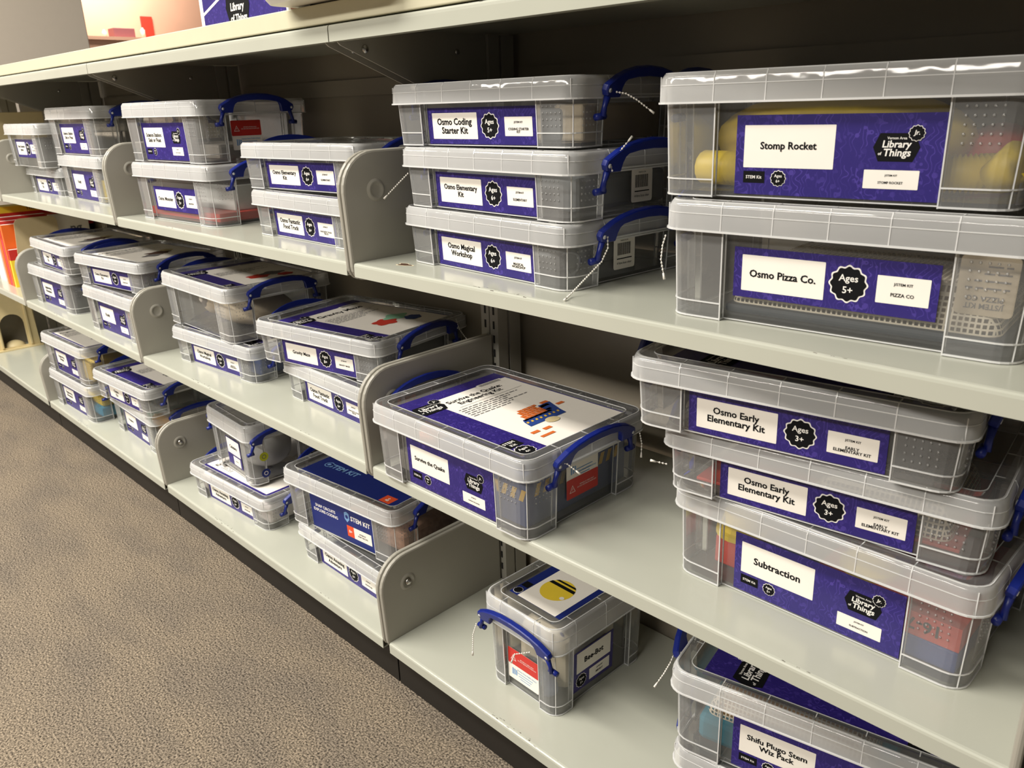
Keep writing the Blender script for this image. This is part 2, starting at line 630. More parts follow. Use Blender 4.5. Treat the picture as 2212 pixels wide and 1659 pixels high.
def thing(name, label, cat, loc=(0, 0, 0), rz=0.0, group=None):
    o = bpy.data.objects.new(name, None)
    o.empty_display_size = 0.05
    COL.objects.link(o)
    o.location = loc
    o.rotation_euler = (0, 0, rz)
    return tag(o, label, cat, group)


def struct(o):
    o['kind'] = 'structure'
    return o


def arc(cx, cy, r, a0, a1, n=6):
    return [(cx+r*math.cos(a0+(a1-a0)*i/n), cy+r*math.sin(a0+(a1-a0)*i/n)) for i in range(n+1)]


# ---------------------------------------------------------------- levels
L = 0.914
ZA, ZB, ZC, ZT = 0.7603, 0.4360, 0.100, 1.0788
E_ = 0.0097
HL = 0.0203

# ---------------------------------------------------------------- setting
fl = MB()
fl.box(-11, 3.2, -4.2, 6.0, -0.02, 0.0, carpet_mat())
struct(fl.build('floor'))
w = MB()
w.box(-8.1, -8.0, -4.2, 6.0, 0, 3.0, WOODW)
struct(w.build('wall_left'))
w = MB()
w.box(-8.0, 3.2, 5.9, 6.0, 0, 3.0, WOODW)
struct(w.build('wall_back'))

# ---------------------------------------------------------------- shelving run
BAYS = [(-3, 'fourth bay from the right end'), (-2, 'third bay'), (-1, 'second bay'), (0, 'nearest bay'), (1, 'bay past the right edge')]
BAYNAME = {-3: 'far left bay of books', -2: 'bay left of centre with six stacks', -1: 'middle bay', 0: 'nearest right bay', 1: 'bay cut off at the right edge'}


def plate_outline(zlo):
    o = [(0.272, zlo)]
    o += arc(0.020, zlo+0.022, 0.022, -PI/2, -PI, 5)
    o += arc(0.050, 0.100, 0.056, PI, PI/2, 8)
    o += [(0.272, 0.157)]
    return o


def inset(poly, d):
    n = len(poly)
    out = []
    A = sum(poly[i][0]*poly[(i+1) % n][1]-poly[(i+1) % n][0]*poly[i][1] for i in range(n))
    sg = 1 if A > 0 else -1
    for i in range(n):
        p0, p1, p2 = Vector(poly[i-1]), Vector(poly[i]), Vector(poly[(i+1) % n])
        e1 = (p1-p0)
        e2 = (p2-p1)
        if e1.length < 1e-9 or e2.length < 1e-9:
            out.append(tuple(p1))
            continue
        e1.normalize()
        e2.normalize()
        n1 = Vector((-e1.y, e1.x))*sg
        n2 = Vector((-e2.y, e2.x))*sg
        b = (n1+n2)
        b = b/max(0.3, b.length_squared/2) if b.length > 0 else n1
        out.append(tuple(p1+b*d))
    return out


def bracket_mb(zlo, x0, x1):
    """rolled-edge end plate between x0 and x1"""
    po = plate_outline(zlo)
    mb = MB()
    rings = []
    d = 0.0032
    for x, ii in ((x0, d), (x0+d*0.3, d*0.3), (x0+d, 0), (x1-d, 0), (x1-d*0.3, d*0.3), (x1, d)):
        rings.append([(x, p[0], p[1]) for p in (inset(po, ii) if ii else po)])
    mb.loft(rings, PLATE, cap0=True, cap1=True, smooth=False)
    return mb


def boss_mb(x, sgn):
    """pressed round dimple on the plate face"""
    mb = MB()
    rings = []
    for r, h in ((0.0165, 0.0), (0.0135, 0.0022), (0.0115, 0.0026), (0.0095, 0.0012), (0.006, 0.0005), (0.0005, 0.0004)):
        rings.append([(x+sgn*h, r*math.cos(2*PI*i/24)+0.05, r*math.sin(2*PI*i/24)+0.1) for i in range(24)])
    mb.loft(rings, PLATE, smooth=True)
    return mb


def make_shelf(bay, lvl, z):
    x0 = bay*L
    nm = {'A': 'upper', 'B': 'middle', 'C': 'bottom'}[lvl]
    t = thing('base_shelf' if lvl == 'C' else 'metal_shelf', 'cream-grey steel %s shelf of the %s' % (nm, BAYNAME[bay]), 'shelf', (x0, 0, z), 0, 'steel shelves of the low library shelving')
    prof = [(0.272, 0), (0.0045, 0), (0.002, -0.0006), (0.0006, -0.002), (0, -0.0045), (0, -HL), (0.012, -HL), (0.012, -HL+0.0015), (0.0015, -HL+0.0015), (0.0015, -0.005), (0.005, -0.0015), (0.272, -0.0015)]
    mb = MB()
    mb.prism(prof, E_, L-E_, PAINT, 'x')
    mb.box(0.023, L-0.023, 0.272, 0.338, -0.0015, 0, PAINT)
    mb.build('deck', t)
    zlo = -0.016 if lvl == 'C' else -0.028
    for (a, b, sgn) in ((0.0014, E_-0.0003, 1), (L-E_+0.0003, L-0.0014, -1)):
        p = bracket_mb(zlo, a, b).build('end_bracket', t)
        face = b if sgn > 0 else a
        boss_mb(face-sgn*0.0002, sgn).build('dimple', p)
        if lvl == 'C':
            sc = MB()
            sc.sphere((face+sgn*0.001, 0.05, 0.1), 0.0068, STEEL, 14, 6, (0.75, 1, 1))
            sc.build('screw', p)
    if lvl == 'C':
        k = MB()
        k.box(0.002, L-0.002, 0.022, 0.030, -0.1, -0.0205, BLACK)
        k.build('kick_plate', t)
    return t


SHELF = {}
for b, _ in BAYS:
    for lvl, z in (('A', ZA), ('B', ZB), ('C', ZC)):
        SHELF[(b, lvl)] = make_shelf(b, lvl, z)
# paint chip on the upper shelf in front of the three flat boxes
ch = MB()
pts = []
for i in range(22):
    a = 2*PI*i/22
    rr = 1+0.22*math.sin(3*a+1)+0.12*math.sin(5*a)
    pts.append((0.0115*rr*math.cos(a), 0.0062*rr*math.sin(a)))
ch.add([(p[0]*1.25, p[1]*1.3, 0.0002) for p in pts], [tuple(range(22))], CREAMT)
ch.add([(p[0], p[1], 0.0004) for p in pts], [tuple(range(22))], RUST)
c_ = ch.build('paint_chip', SHELF[(0, 'A')], (0.0798, 0.0387, 0))
c_['label'] = 'brown rusty paint chip'

for b, _ in BAYS:
    x0 = b*L
    t = thing('canopy_shelf', 'cream-grey steel canopy top along the %s' % BAYNAME[b], 'shelf', (x0, 0, ZT), 0, 'steel canopy tops of the shelving')
    mb = MB()
    prof = [(0.335, 0), (0.0045, 0), (0.0015, -0.0008), (0.0003, -0.003), (0, -0.006), (0, -HL-0.001), (0.014, -HL-0.001), (0.014, -HL+0.0005), (0.0015, -HL+0.0005), (0.0015, -0.006), (0.005, -0.0015), (0.335, -0.0015)]
    mb.prism(prof, 0.0012, L-0.0012, PAINT, 'x')
    mb.build('deck', t)
    for xx, sg in ((0.014, 1), (L-0.014, -1)):
        br = MB()
        br.prism([(0.274, -0.003), (0.004, -0.003), (0.004, -0.0225), (0.008, -0.026), (0.140, -0.078), (0.274, -0.125)], xx-0.0012, xx+0.0012, PLATE, 'x')
        p = br.build('support_bracket', t)
        sc = MB()
        sc.sphere((xx+sg*0.0012, 0.047, -0.030), 0.0058, STEEL, 12, 6, (0.6, 1, 1))
        sc.sphere((xx+sg*0.0012, 0.215, -0.030), 0.0045, STEEL, 12, 6, (0.6, 1, 1))
        sc.build('screw', p)

ct = MB()
ct.box(-2.742, 1.828, 0.003, 0.62, ZT+0.0022, ZT+0.0272, COUNTER)
tag(ct.build('countertop', bevel=0.0015), 'long pale laminate counter lying on top of the low shelving', 'countertop')

for k in range(-3, 3):
    x0 = k*L
    where = {-3: 'at the far left end behind the books', -2: 'between the two left bays', -1: 'between the left and middle bays', 0: 'between the middle and nearest bays, slots exposed', 1: 'at the right edge of the nearest bay', 2: 'beyond the right edge'}[k]
    t = thing('shelf_upright', 'grey slotted steel upright ' + where, 'upright', (x0, 0, 0), 0, 'slotted uprights of the shelving')
    mb = MB()
    prof = [(-0.021, 0.275), (-0.0015, 0.275), (-0.0015, 0.279), (0.0015, 0.279), (0.0015, 0.275), (0.021, 0.275), (0.021, 0.298), (0.017, 0.298), (0.017, 0.303), (0.021, 0.303), (0.021, 0.330), (-0.021, 0.330)]
    mb.prism(prof, 0.0, ZT-0.004, PLATE, 'z')
    mb.build('column', t)
    sl = MB()
    zz = 0.12
    while zz < 1.04:
        for xx in (-0.0105, 0.0105):
            sl.box(xx-0.0022, xx+0.0022, 0.2746, 0.2752, zz, zz+0.014, DARKSLOT)
        zz += 0.0254
    sl.build('slots', t)

for b, _ in BAYS:
    x0 = b*L
    mb = MB()
    mb.box(x0+0.0004, x0+L-0.0004, 0.346, 0.350, 0.08, ZT+0.0018, PANELM)
    mb.box(x0+0.0225, x0+L-0.0225, 0.339, 0.346, 0.997, 1.028, PANELM)
    tag(mb.build('back_panel'), 'shaded steel back panel of the %s' % BAYNAME[b], 'panel', 'steel back panels of the shelving')


# ---------------------------------------------------------------- labels and sheets
def sub(mb, name, parent, z=0.0):
    return mb.build(name, parent, (0, 0, z))


def badge(mb, cx, cy, r, txt, z=0.0, rot=0.0):
    mb.disc((cx, cy, z), r*1.10, PALEINK, 96, wob=0.055, k=12)
    mb.disc((cx, cy, z+0.00025), r, INK, 96, wob=0.055, k=12)
    if txt:
        a, b = txt.split('\n')
        ca, sa = math.cos(rot), math.sin(rot)
        o = r*0.30
        mb.text(a, cx-sa*o, cy+ca*o, r*1.12, r*0.62, z+0.0005, PALEINK, 0.015, rot)
        mb.text(b, cx+sa*r*0.36, cy-ca*r*0.36, r*0.7, r*0.42, z+0.0005, PALEINK, 0.015, rot)


def hexlogo(mb, cx, cy, w, z=0.0):
    h = w*0.62
    mb.add([(cx-w/2, cy, z), (cx-w*0.37, cy-h/2, z), (cx+w*0.37, cy-h/2, z), (cx+w/2, cy, z), (cx+w*0.37, cy+h/2, z), (cx-w*0.37, cy+h/2, z)], [(0, 1, 2, 3, 4, 5)], INK)
    mb.text('Vernon Area', cx, cy+h*0.33, w*0.42, h*0.13, z+0.0003, PALEINK, 0.012)
    mb.text('Library', cx+w*0.01, cy+h*0.08, w*0.66, h*0.33, z+0.0003, PALEINK, 0.022, shear=0.12)
    mb.text('of', cx-w*0.34, cy-h*0.22, w*0.08, h*0.12, z+0.0003, PALEINK, 0.02)
    mb.text('Things', cx+w*0.03, cy-h*0.22, w*0.58, h*0.36, z+0.0003, PALEINK, 0.022, shear=0.12)
    jx, jy, jr = cx+w*0.40, cy+h*0.50, w*0.155
    mb.disc((jx, jy, z+0.0003), jr*1.1, PALEINK, 72, wob=0.06, k=12)
    mb.disc((jx, jy, z+0.0005), jr, INK, 72, wob=0.06, k=12)
    mb.text('Jr.', jx, jy, jr*1.1, jr*0.85, z+0.0007, PALEINK, 0.02, shear=0.15)


def call_panel(mb, cx, cy, w, h, lines):
    mb.rect(cx, cy, w, h, 0, WHITE, 0.0006)
    mb.text('J/STEM KIT', cx, cy+h*0.21, w*0.46, h*0.13, 0.0003, INK, 0.02)
    n = lines.count('\n')+1
    mb.text(lines, cx, cy-h*(0.16 if n == 1 else 0.20), w*0.74, h*(0.13 if n == 1 else 0.30), 0.0003, INK, 0.02, sp=0.8)


def front_label(parent, W, D, H, kind, title, age, call, side=-1, bgmat=None, bins=(0.005, 0.009), dx=0.0, rec=0.008, zmid=0.0505):
    """printed card in the recess of the long side"""
    bgm = bgmat or PURPLE
    LW, LH, zc = (0.197, 0.0455, 0.0255) if kind == 'short' else (0.185, 0.073, 0.0405)
    if kind == 'pizza':
        zc = zmid
        LH = 0.049
    if kind == 'small':
        LW, LH, zc = 0.092, 0.072, 0.052
    tilt = math.atan((bins[1]-bins[0])/H)
    yy = D/2-(bins[1]+(bins[0]-bins[1])*zc/H)-rec+0.0006
    mb = MB()
    mb.box(-LW/2, LW/2, -LH/2, LH/2, 0, 0.0004, bgm)
    if side < 0:
        lb = mb.build('label', parent, (dx, -yy, zc), (PI/2+tilt, 0, 0))
    else:
        lb = mb.build('label', parent, (dx, yy, zc), (PI/2+tilt, 0, PI))
    z = 0.0006
    if kind in ('short', 'pizza'):
        p = MB()
        cx, cyy, w, h = -LW/2+LW*0.263, 0, LW*0.435, LH*0.72
        p.rect(cx, cyy, w, h, 0, WHITE, 0.0008)
        n = title.count('\n')+1
        p.text(title, cx, cyy, w*0.80, h*(0.27 if n == 1 else 0.60), 0.0003, INK, 0.025, sp=0.95)
        sub(p, 'title_panel', lb, z)
        p = MB()
        badge(p, -LW/2+LW*0.595, 0, LH*0.31, 'Ages\n%s' % age)
        sub(p, 'age_badge', lb, z)
        p = MB()
        call_panel(p, -LW/2+LW*0.845, -LH*0.02, LW*0.235, LH*0.50, call)
        sub(p, 'call_number_panel', lb, z)
    elif kind == 'tall':
        p = MB()
        cx, cyy, w, h = -LW/2+LW*0.275, LH*0.11, LW*0.46, LH*0.53
        p.rect(cx, cyy, w, h, 0, WHITE, 0.0006)
        n = title.count('\n')+1
        p.text(title, cx, cyy, w*0.80, h*(0.23 if n == 1 else 0.50), 0.0003, INK, 0.025, sp=0.95)
        sub(p, 'title_panel', lb, z)
        p = MB()
        p.rect(-LW/2+LW*0.105, -LH*0.275, LW*0.115, LH*0.15, 0, INK)
        p.text('STEM Kit', -LW/2+LW*0.105, -LH*0.275, LW*0.085, LH*0.055, 0.0003, PALEINK, 0.015)
        sub(p, 'kit_tag', lb, z)
        p = MB()
        badge(p, -LW/2+LW*0.235, -LH*0.285, LW*0.036, 'Ages\n%s' % age)
        sub(p, 'age_badge', lb, z)
        p = MB()
        hexlogo(p, -LW/2+LW*0.785, LH*0.115, LW*0.205)
        sub(p, 'library_emblem', lb, z)
        p = MB()
        call_panel(p, -LW/2+LW*0.775, -LH*0.255, LW*0.245, LH*0.22, call)
        sub(p, 'call_number_panel', lb, z)
    elif kind == 'small':
        p = MB()
        p.rect(0, LH*0.21, LW*0.86, LH*0.52, 0, WHITE, 0.0006)
        p.text(title, 0, LH*0.21, LW*0.55, LH*0.14, 0.0003, INK, 0.025)
        sub(p, 'title_panel', lb, z)
        p = MB()
        badge(p, -LW*0.31, -LH*0.27, LH*0.15, 'Ages\n%s' % age)
        sub(p, 'age_badge', lb, z)
        p = MB()
        p.rect(LW*0.15, -LH*0.27, LW*0.52, LH*0.28, 0, WHITE, 0.0006)
        p.text('J/STEM KIT', LW*0.15, -LH*0.22, LW*0.28, LH*0.04, 0.0003, INK, 0.02)
        p.text(call, LW*0.15, -LH*0.31, LW*0.30, LH*0.045, 0.0003, INK, 0.02)
        sub(p, 'call_number_panel', lb, z)
    elif kind == 'navy':
        p = MB()
        p.text('SNAP CIRCUITS\nEXPLORE CODING', -LW*0.25, LH*0.14, LW*0.40, LH*0.28, 0, PALEINK, 0.02, sp=1.15)
        sub(p, 'title_lettering', lb, z)
        p = MB()
        p.add([(0.012, 0.026, 0), (0.012, 0.013, 0), (0.019, 0.006, 0), (0.026, 0.013, 0), (0.026, 0.026, 0), (0.019, 0.029, 0)], [(0, 1, 2, 3, 4, 5)], SKYINK)
        p.disc((0.019, 0.018, 0.0003), 0.004, NAVY)
        p.text('STEM KIT', 0.058, 0.018, 0.056, 0.014, 0, PALEINK, 0.03)
        sub(p, 'kit_emblem', lb, z)
        p = MB()
        p.rect(0.026, -0.012, 0.020, 0.024, 0, ORANGE)
        p.text('8+', 0.026, -0.012, 0.009, 0.007, 0.0003, PALEINK, 0.02)
        p.rect(0.061, -0.012, 0.050, 0.024, 0, WHITE)
        p.text('J/STEM KIT\nSNAP CIRCUITS', 0.061, -0.012, 0.028, 0.010, 0.0003, INK, 0.015, sp=1.3)
        sub(p, 'call_number_panel', lb, z)
    return lb


def lines_block(mb, x, y, w, n, dy, h, z=0.0003):
    """rows of small print too fine to read"""
    for i in range(n):
        ww = w*(0.82+0.18*math.sin(i*2.3+1)) if i < n-1 else w*0.6
        xx = x
        k = 0
        while xx < x+ww-0.002:
            lw = min(0.004+0.007*abs(math.sin(k*1.7+i)), x+ww-xx)
            mb.rect(xx+lw/2, y-i*dy, lw, h, z, GREYINK)
            xx += lw+0.0022
            k += 1


def barcode(mb, cx, cy, w, h, z):
    x = cx-w/2
    k = 0
    while x < cx+w/2-0.001:
        lw = 0.0004+0.0006*((k*7) % 3)/2
        mb.rect(x+lw/2, cy, lw, h, z, INK)
        x += lw+0.0004+0.0005*((k*5) % 2)
        k += 1


def lid_sheet(parent, W, D, H, pic, title='', age='6+', sheet=None, scale=1.0, plain=False):
    """letter sheet lying in the lid; text runs front to back"""
    pw, ph = 0.212*scale, 0.276*scale
    mb = MB()
    mb.box(-pw/2, pw/2, -ph/2, ph/2, 0, 0.0004, sheet or PURPLE)
    sh = mb.build('lid_sheet', parent, (0.006, 0, H-0.0068), (0, 0, PI/2))
    z = 0.0006
    if sheet is NAVY:
        p = MB()
        p.text('STEM KIT', -0.045, 0.068, 0.085, 0.018, 0, SKYINK, 0.03)
        p.disc((-0.092, 0.068, 0), 0.010, SKYINK, 24)
        p.disc((-0.092, 0.068, 0.0002), 0.008, NAVY, 24)
        p.disc((-0.092, 0.068, 0.0004), 0.004, SKYINK, 24)
        for q in (p,):
            q.v = [(y-0.068-0.052, -(x+0.045)+0.060, zz) for x, y, zz in q.v]
        sub(p, 'sheet_heading', sh, z)
        p = MB()
        p.rect(-0.085, -0.105, 0.024, 0.028, 0, ORANGE)
        p.text('8+', -0.085, -0.105, 0.012, 0.009, 0.0003, PALEINK, 0.02)
        sub(p, 'age_badge', sh, z)
        p = MB()
        p.rect(0.045, 0.02, 0.11, 0.20, 0, WHITE)
        lines_block(p, 0.0, 0.09, 0.09, 12, 0.011, 0.0022)
        sub(p, 'information_panel', sh, z)
        return sh
    if plain:
        # mostly white sheet with thin purple margins on the front and right
        p = MB()
        p.rect(0.004, 0.006, 0.196, 0.258, 0, WHITE)
        p.text(title or 'Engineering Kit', -0.085, 0.105, 0.12, 0.016, 0.0003, INK, 0.02, left=True)
        lines_block(p, -0.085, 0.085, 0.15, 6, 0.0075, 0.0022)
        sub(p, 'information_panel', sh, z)
        p = MB()
        p.disc((0.01, -0.02, 0), 0.022, RUST, 20, wob=0.2, k=5, sx=1.5)
        p.disc((-0.02, -0.045, 0.0002), 0.016, GREYINK, 20, wob=0.2, k=4, sx=1.6)
        p.disc((0.045, 0.0, 0.0004), 0.014, BEIGE, 20, wob=0.15, k=6, sx=1.3)
        sub(p, 'picture', sh, z+0.0004)
        return sh
    p = MB()
    p.rect(0.0225*scale, -0.014*scale, 0.160*scale, 0.246*scale, 0, WHITE)
    if title:
        p.text(title, -0.042*scale, 0.078*scale, 0.115*scale, 0.028*scale, 0.0003, INK, 0.025, left=True, sp=0.95)
    p.rect(0.025*scale, 0.0585*scale, 0.13*scale, 0.0006, 0.0003, GREYINK)
    lines_block(p, -0.050*scale, 0.050*scale, 0.125*scale, 6, 0.0066*scale, 0.0024*scale)
    p.rect(0.066*scale, 0.104*scale, 0.052*scale, 0.016*scale, 0.0002, WHITE)
    barcode(p, 0.066*scale, 0.106*scale, 0.046*scale, 0.008*scale, 0.0004)
    sub(p, 'information_panel', sh, z)
    p = MB()
    zz = 0.0003
    if pic == 'quake':
        x, y = 0.020, -0.052
        for i in range(6):
            for j in range(6-i//2):
                p.rect(x-0.030+j*0.0095+(i % 2)*0.003+i*0.003, y+0.002+i*0.0062, 0.0088, 0.0055, zz, ORANGEP)
        p.add([(x-0.040, y-0.004, zz), (x+0.034, y-0.004, zz), (x+0.046, y+0.028, zz), (x+0.020, y+0.028, zz), (x+0.016, y+0.004, zz), (x-0.036, y+0.004, zz)], [(0, 1, 2, 3, 4, 5)], BLUEP)
        p.add([(x-0.044, y-0.020, zz), (x+0.03, y-0.020, zz), (x+0.034, y-0.004, zz), (x-0.040, y-0.004, zz)], [(0, 1, 2, 3)], BLUEP)
        for i in range(8):
            p.add([(x-0.040+i*0.009, y-0.010, zz+0.0002), (x-0.036+i*0.009, y-0.010, zz+0.0002), (x-0.034+i*0.009, y-0.005, zz+0.0002), (x-0.038+i*0.009, y-0.005, zz+0.0002)], [(0, 1, 2, 3)], HAZ)
        p.disc((x-0.004, y-0.024, zz+0.0002), 0.009, BEIGE, 16, sx=1.4)
        for (ax, ay) in ((0.058, -0.020), (0.072, -0.040), (-0.034, -0.090), (-0.012, -0.092), (0.05, -0.03)):
            p.rect(ax, ay, 0.015, 0.007, zz, ORANGEP, 0.001)
        p.rect(-0.028, -0.108, 0.026, 0.006, zz, ORANGEP)
    elif pic == 'bee':
        p.disc((0.02, -0.06, zz), 0.040, YELLOW, 32, sx=0.85)
        p.rect(0.030, -0.056, 0.007, 0.060, zz+0.0002, INK, 0.002)
        p.rect(0.044, -0.056, 0.006, 0.044, zz+0.0002, INK, 0.002)
        p.disc((0.02, -0.094, zz+0.0002), 0.006, PALEINK, 16)
    else:
        cols = {'red': (REDP, GREYINK, RED), 'multi': (REDP, GREENP, BLUEP), 'brown': (RUST, GREYINK, BEIGE), 'dark': (GREYINK, DGREY, GREYINK)}[pic]
        x, y = 0.03*scale, -0.055*scale
        p.disc((x-0.025, y, zz), 0.020*scale, cols[0], 20, wob=0.15, k=5, sx=1.3)
        p.disc((x+0.015, y+0.012, zz+0.0002), 0.018*scale, cols[1], 20, wob=0.2, k=4, sx=1.5)
        p.disc((x+0.03, y-0.02, zz+0.0004), 0.015*scale, cols[2], 20, wob=0.1, k=6, sx=1.2)
    sub(p, 'picture', sh, z+0.0002)
    p = MB()
    hexlogo(p, -0.074*scale, 0.088*scale, 0.056*scale)
    sub(p, 'library_emblem', sh, z+0.0004)
    p = MB()
    p.rect(-0.086*scale, -0.094*scale, 0.030*scale, 0.022*scale, 0, INK)
    p.text('STEM\nKit', -0.086*scale, -0.094*scale, 0.02*scale, 0.015*scale, 0.0003, PALEINK, 0.015)
    sub(p, 'kit_tag', sh, z)
    p = MB()
    badge(p, -0.086*scale, -0.121*scale, 0.0135*scale, 'Ages\n%s' % age)
    sub(p, 'age_badge', sh, z)
    return sh


def return_sticker(parent, loc, rot, flip=False):
    mb = MB()
    w, h = 0.066, 0.056
    mb.rect(0, 0, w, h, 0, WHITE, 0.002)
    s = -1 if not flip else 1
    mb.rect(0, s*h*0.24, w, h*0.52, 0.0002, RED, 0.002)
    mb.add([(-0.027, s*h*0.24-0.006, 0.0004), (-0.015, s*h*0.24-0.006, 0.0004), (-0.021, s*h*0.24+0.005, 0.0004)], [(0, 1, 2)], PALEINK)
    mb.add([(-0.0255, s*h*0.24-0.0052, 0.0005), (-0.0165, s*h*0.24-0.0052, 0.0005), (-0.021, s*h*0.24+0.0035, 0.0005)], [(0, 1, 2)], RED)
    mb.text('!', -0.021, s*h*0.24-0.0018, 0.002, 0.005, 0.0006, PALEINK, 0.01)
    mb.text('RETURN AT DESK ONLY\nDO NOT RETURN IN DROP BOX', 0.009, s*h*0.24, 0.040, 0.008, 0.0004, PALEINK, 0.008, sp=1.2)
    for k in range(3):
        mb.rect(-0.023+k*0.004, -s*h*0.24, 0.0026, 0.012-0.001*k, 0.0003, SKYINK)
    mb.text('Vernon Area Public Library', 0.008, -s*h*0.13, 0.042, 0.004, 0.0003, SKYINK, 0.01)
    for k in range(3):
        mb.rect(0.004, -s*h*0.22-k*0.0045*1, 0.034-0.006*k, 0.0012, 0.0003, SKYINK)
    return mb.build('return_sticker', parent, loc, rot)


def price_sticker(parent, loc, rot):
    mb = MB()
    mb.rect(0, 0, 0.040, 0.040, 0, WHITE, 0.003)
    barcode(mb, 0, 0.005, 0.026, 0.015, 0.0003)
    mb.text('MADE IN USA', 0, 0.0155, 0.014, 0.002, 0.0003, INK, 0.0)
    mb.rect(0, -0.007, 0.028, 0.0012, 0.0003, INK)
    mb.text('4 litre box clear', 0, -0.0125, 0.028, 0.0035, 0.0003, INK, 0.0)
    return mb.build('barcode_sticker', parent, loc, rot)


# ---------------------------------------------------------------- the clip-lid box
def outline(hx, hy, r, cwx, cwy, d):
    """rounded rectangle whose four sides step in by d between the corner columns"""
    pts = []
    for (sx, sy, a0) in ((1, -1, -PI/2), (1, 1, 0), (-1, 1, PI/2), (-1, -1, PI)):
        cx, cyy = sx*(hx-r), sy*(hy-r)
        a = [(cx+r*math.cos(a0+q*PI/10), cyy+r*math.sin(a0+q*PI/10)) for q in range(6)]
        if sx*sy < 0:   # arrives along x (front or back), leaves along y
            pre = [(sx*(hx-cwx), sy*(hy-d)), (sx*(hx-cwx), sy*hy)]
            post = [(sx*hx, sy*(hy-cwy)), (sx*(hx-d), sy*(hy-cwy))]
        else:
            pre = [(sx*(hx-d), sy*(hy-cwy)), (sx*hx, sy*(hy-cwy))]
            post = [(sx*(hx-cwx), sy*hy), (sx*(hx-cwx), sy*(hy-d))]
        pts += pre+a+post
    return pts


def rrect(hx, hy, r, n=5):
    pts = []
    for (sx, sy, a0) in ((1, -1, -PI/2), (1, 1, 0), (-1, 1, PI/2), (-1, -1, PI)):
        cx, cyy = sx*(hx-r), sy*(hy-r)
        pts += [(cx+r*math.cos(a0+q*PI/2/n), cyy+r*math.sin(a0+q*PI/2/n)) for q in range(n+1)]
    return pts


def z3(pts, z):
    return [(p[0], p[1], z) for p in pts]


HANDLE_TILT = 0.6


def handle_mb():
    """arched grip with pivot lugs, shoulders and two hooked legs; lies in the y-z plane at x=0"""
    mb = MB()
    o = [(-0.082, 0.000), (-0.080, 0.006), (-0.075, 0.009), (-0.062, 0.019), (-0.045, 0.027), (-0.024, 0.0325), (0, 0.0345), (0.024, 0.0325), (0.045, 0.027), (0.062, 0.019), (0.075, 0.009), (0.080, 0.006), (0.082, 0.000), (0.079, -0.006), (0.073, -0.008), (0.054, -0.008), (0.052, 0.002), (0.049, 0.008), (0.044, 0.0125), (0.024, 0.0165), (0, 0.018), (-0.024, 0.0165), (-0.044, 0.0125), (-0.049, 0.008), (-0.052, 0.002), (-0.054, -0.008), (-0.073, -0.008), (-0.079, -0.006)]
    o = [(a, b if b < 0.009 else 0.009+(b-0.009)*0.72) for a, b in o]
    ii = inset(o, 0.0012)
    rings = [[(x, p[0], p[1]) for p in q] for x, q in ((-0.0045, ii), (-0.0030, o), (0.0030, o), (0.0045, ii))]
    mb.loft(rings, BLUE, cap0=True, cap1=True)
    for s in (-1, 1):
        mb.tube([(0, s*0.073, -0.004), (0.002, s*0.078, -0.018), (0.004, s*0.081, -0.029)], [0.0045, 0.0032, 0.0040], BLUE, 8)
        mb.tube([(0.001, s*0.074, -0.029), (0.001, s*0.090, -0.030)], 0.0042, BLUE, 8)
        mb.tube([(-0.0052, s*0.076, 0.0), (0.0052, s*0.076, 0.0)], 0.0026, EDGE, 8)
    return mb


HANDLE_MESH = None


def add_handles(t, W, H, ends=(1, -1), tilt=0.22, sy_=1.0, drop=0.017, tilt_l=0.5):
    global HANDLE_MESH
    for e in ends:
        if HANDLE_MESH is None:
            o = handle_mb().build('handle', t, weld=True)
            HANDLE_MESH = o.data
        else:
            o = bpy.data.objects.new('handle', HANDLE_MESH)
            COL.objects.link(o)
            o.parent = t
        o.location = (e*(W/2+0.0062), 0, H-drop)
        o.rotation_euler = (0, tilt, 0) if e > 0 else (0, tilt_l, PI)
        o.scale = (1, sy_, sy_)


_body = {}


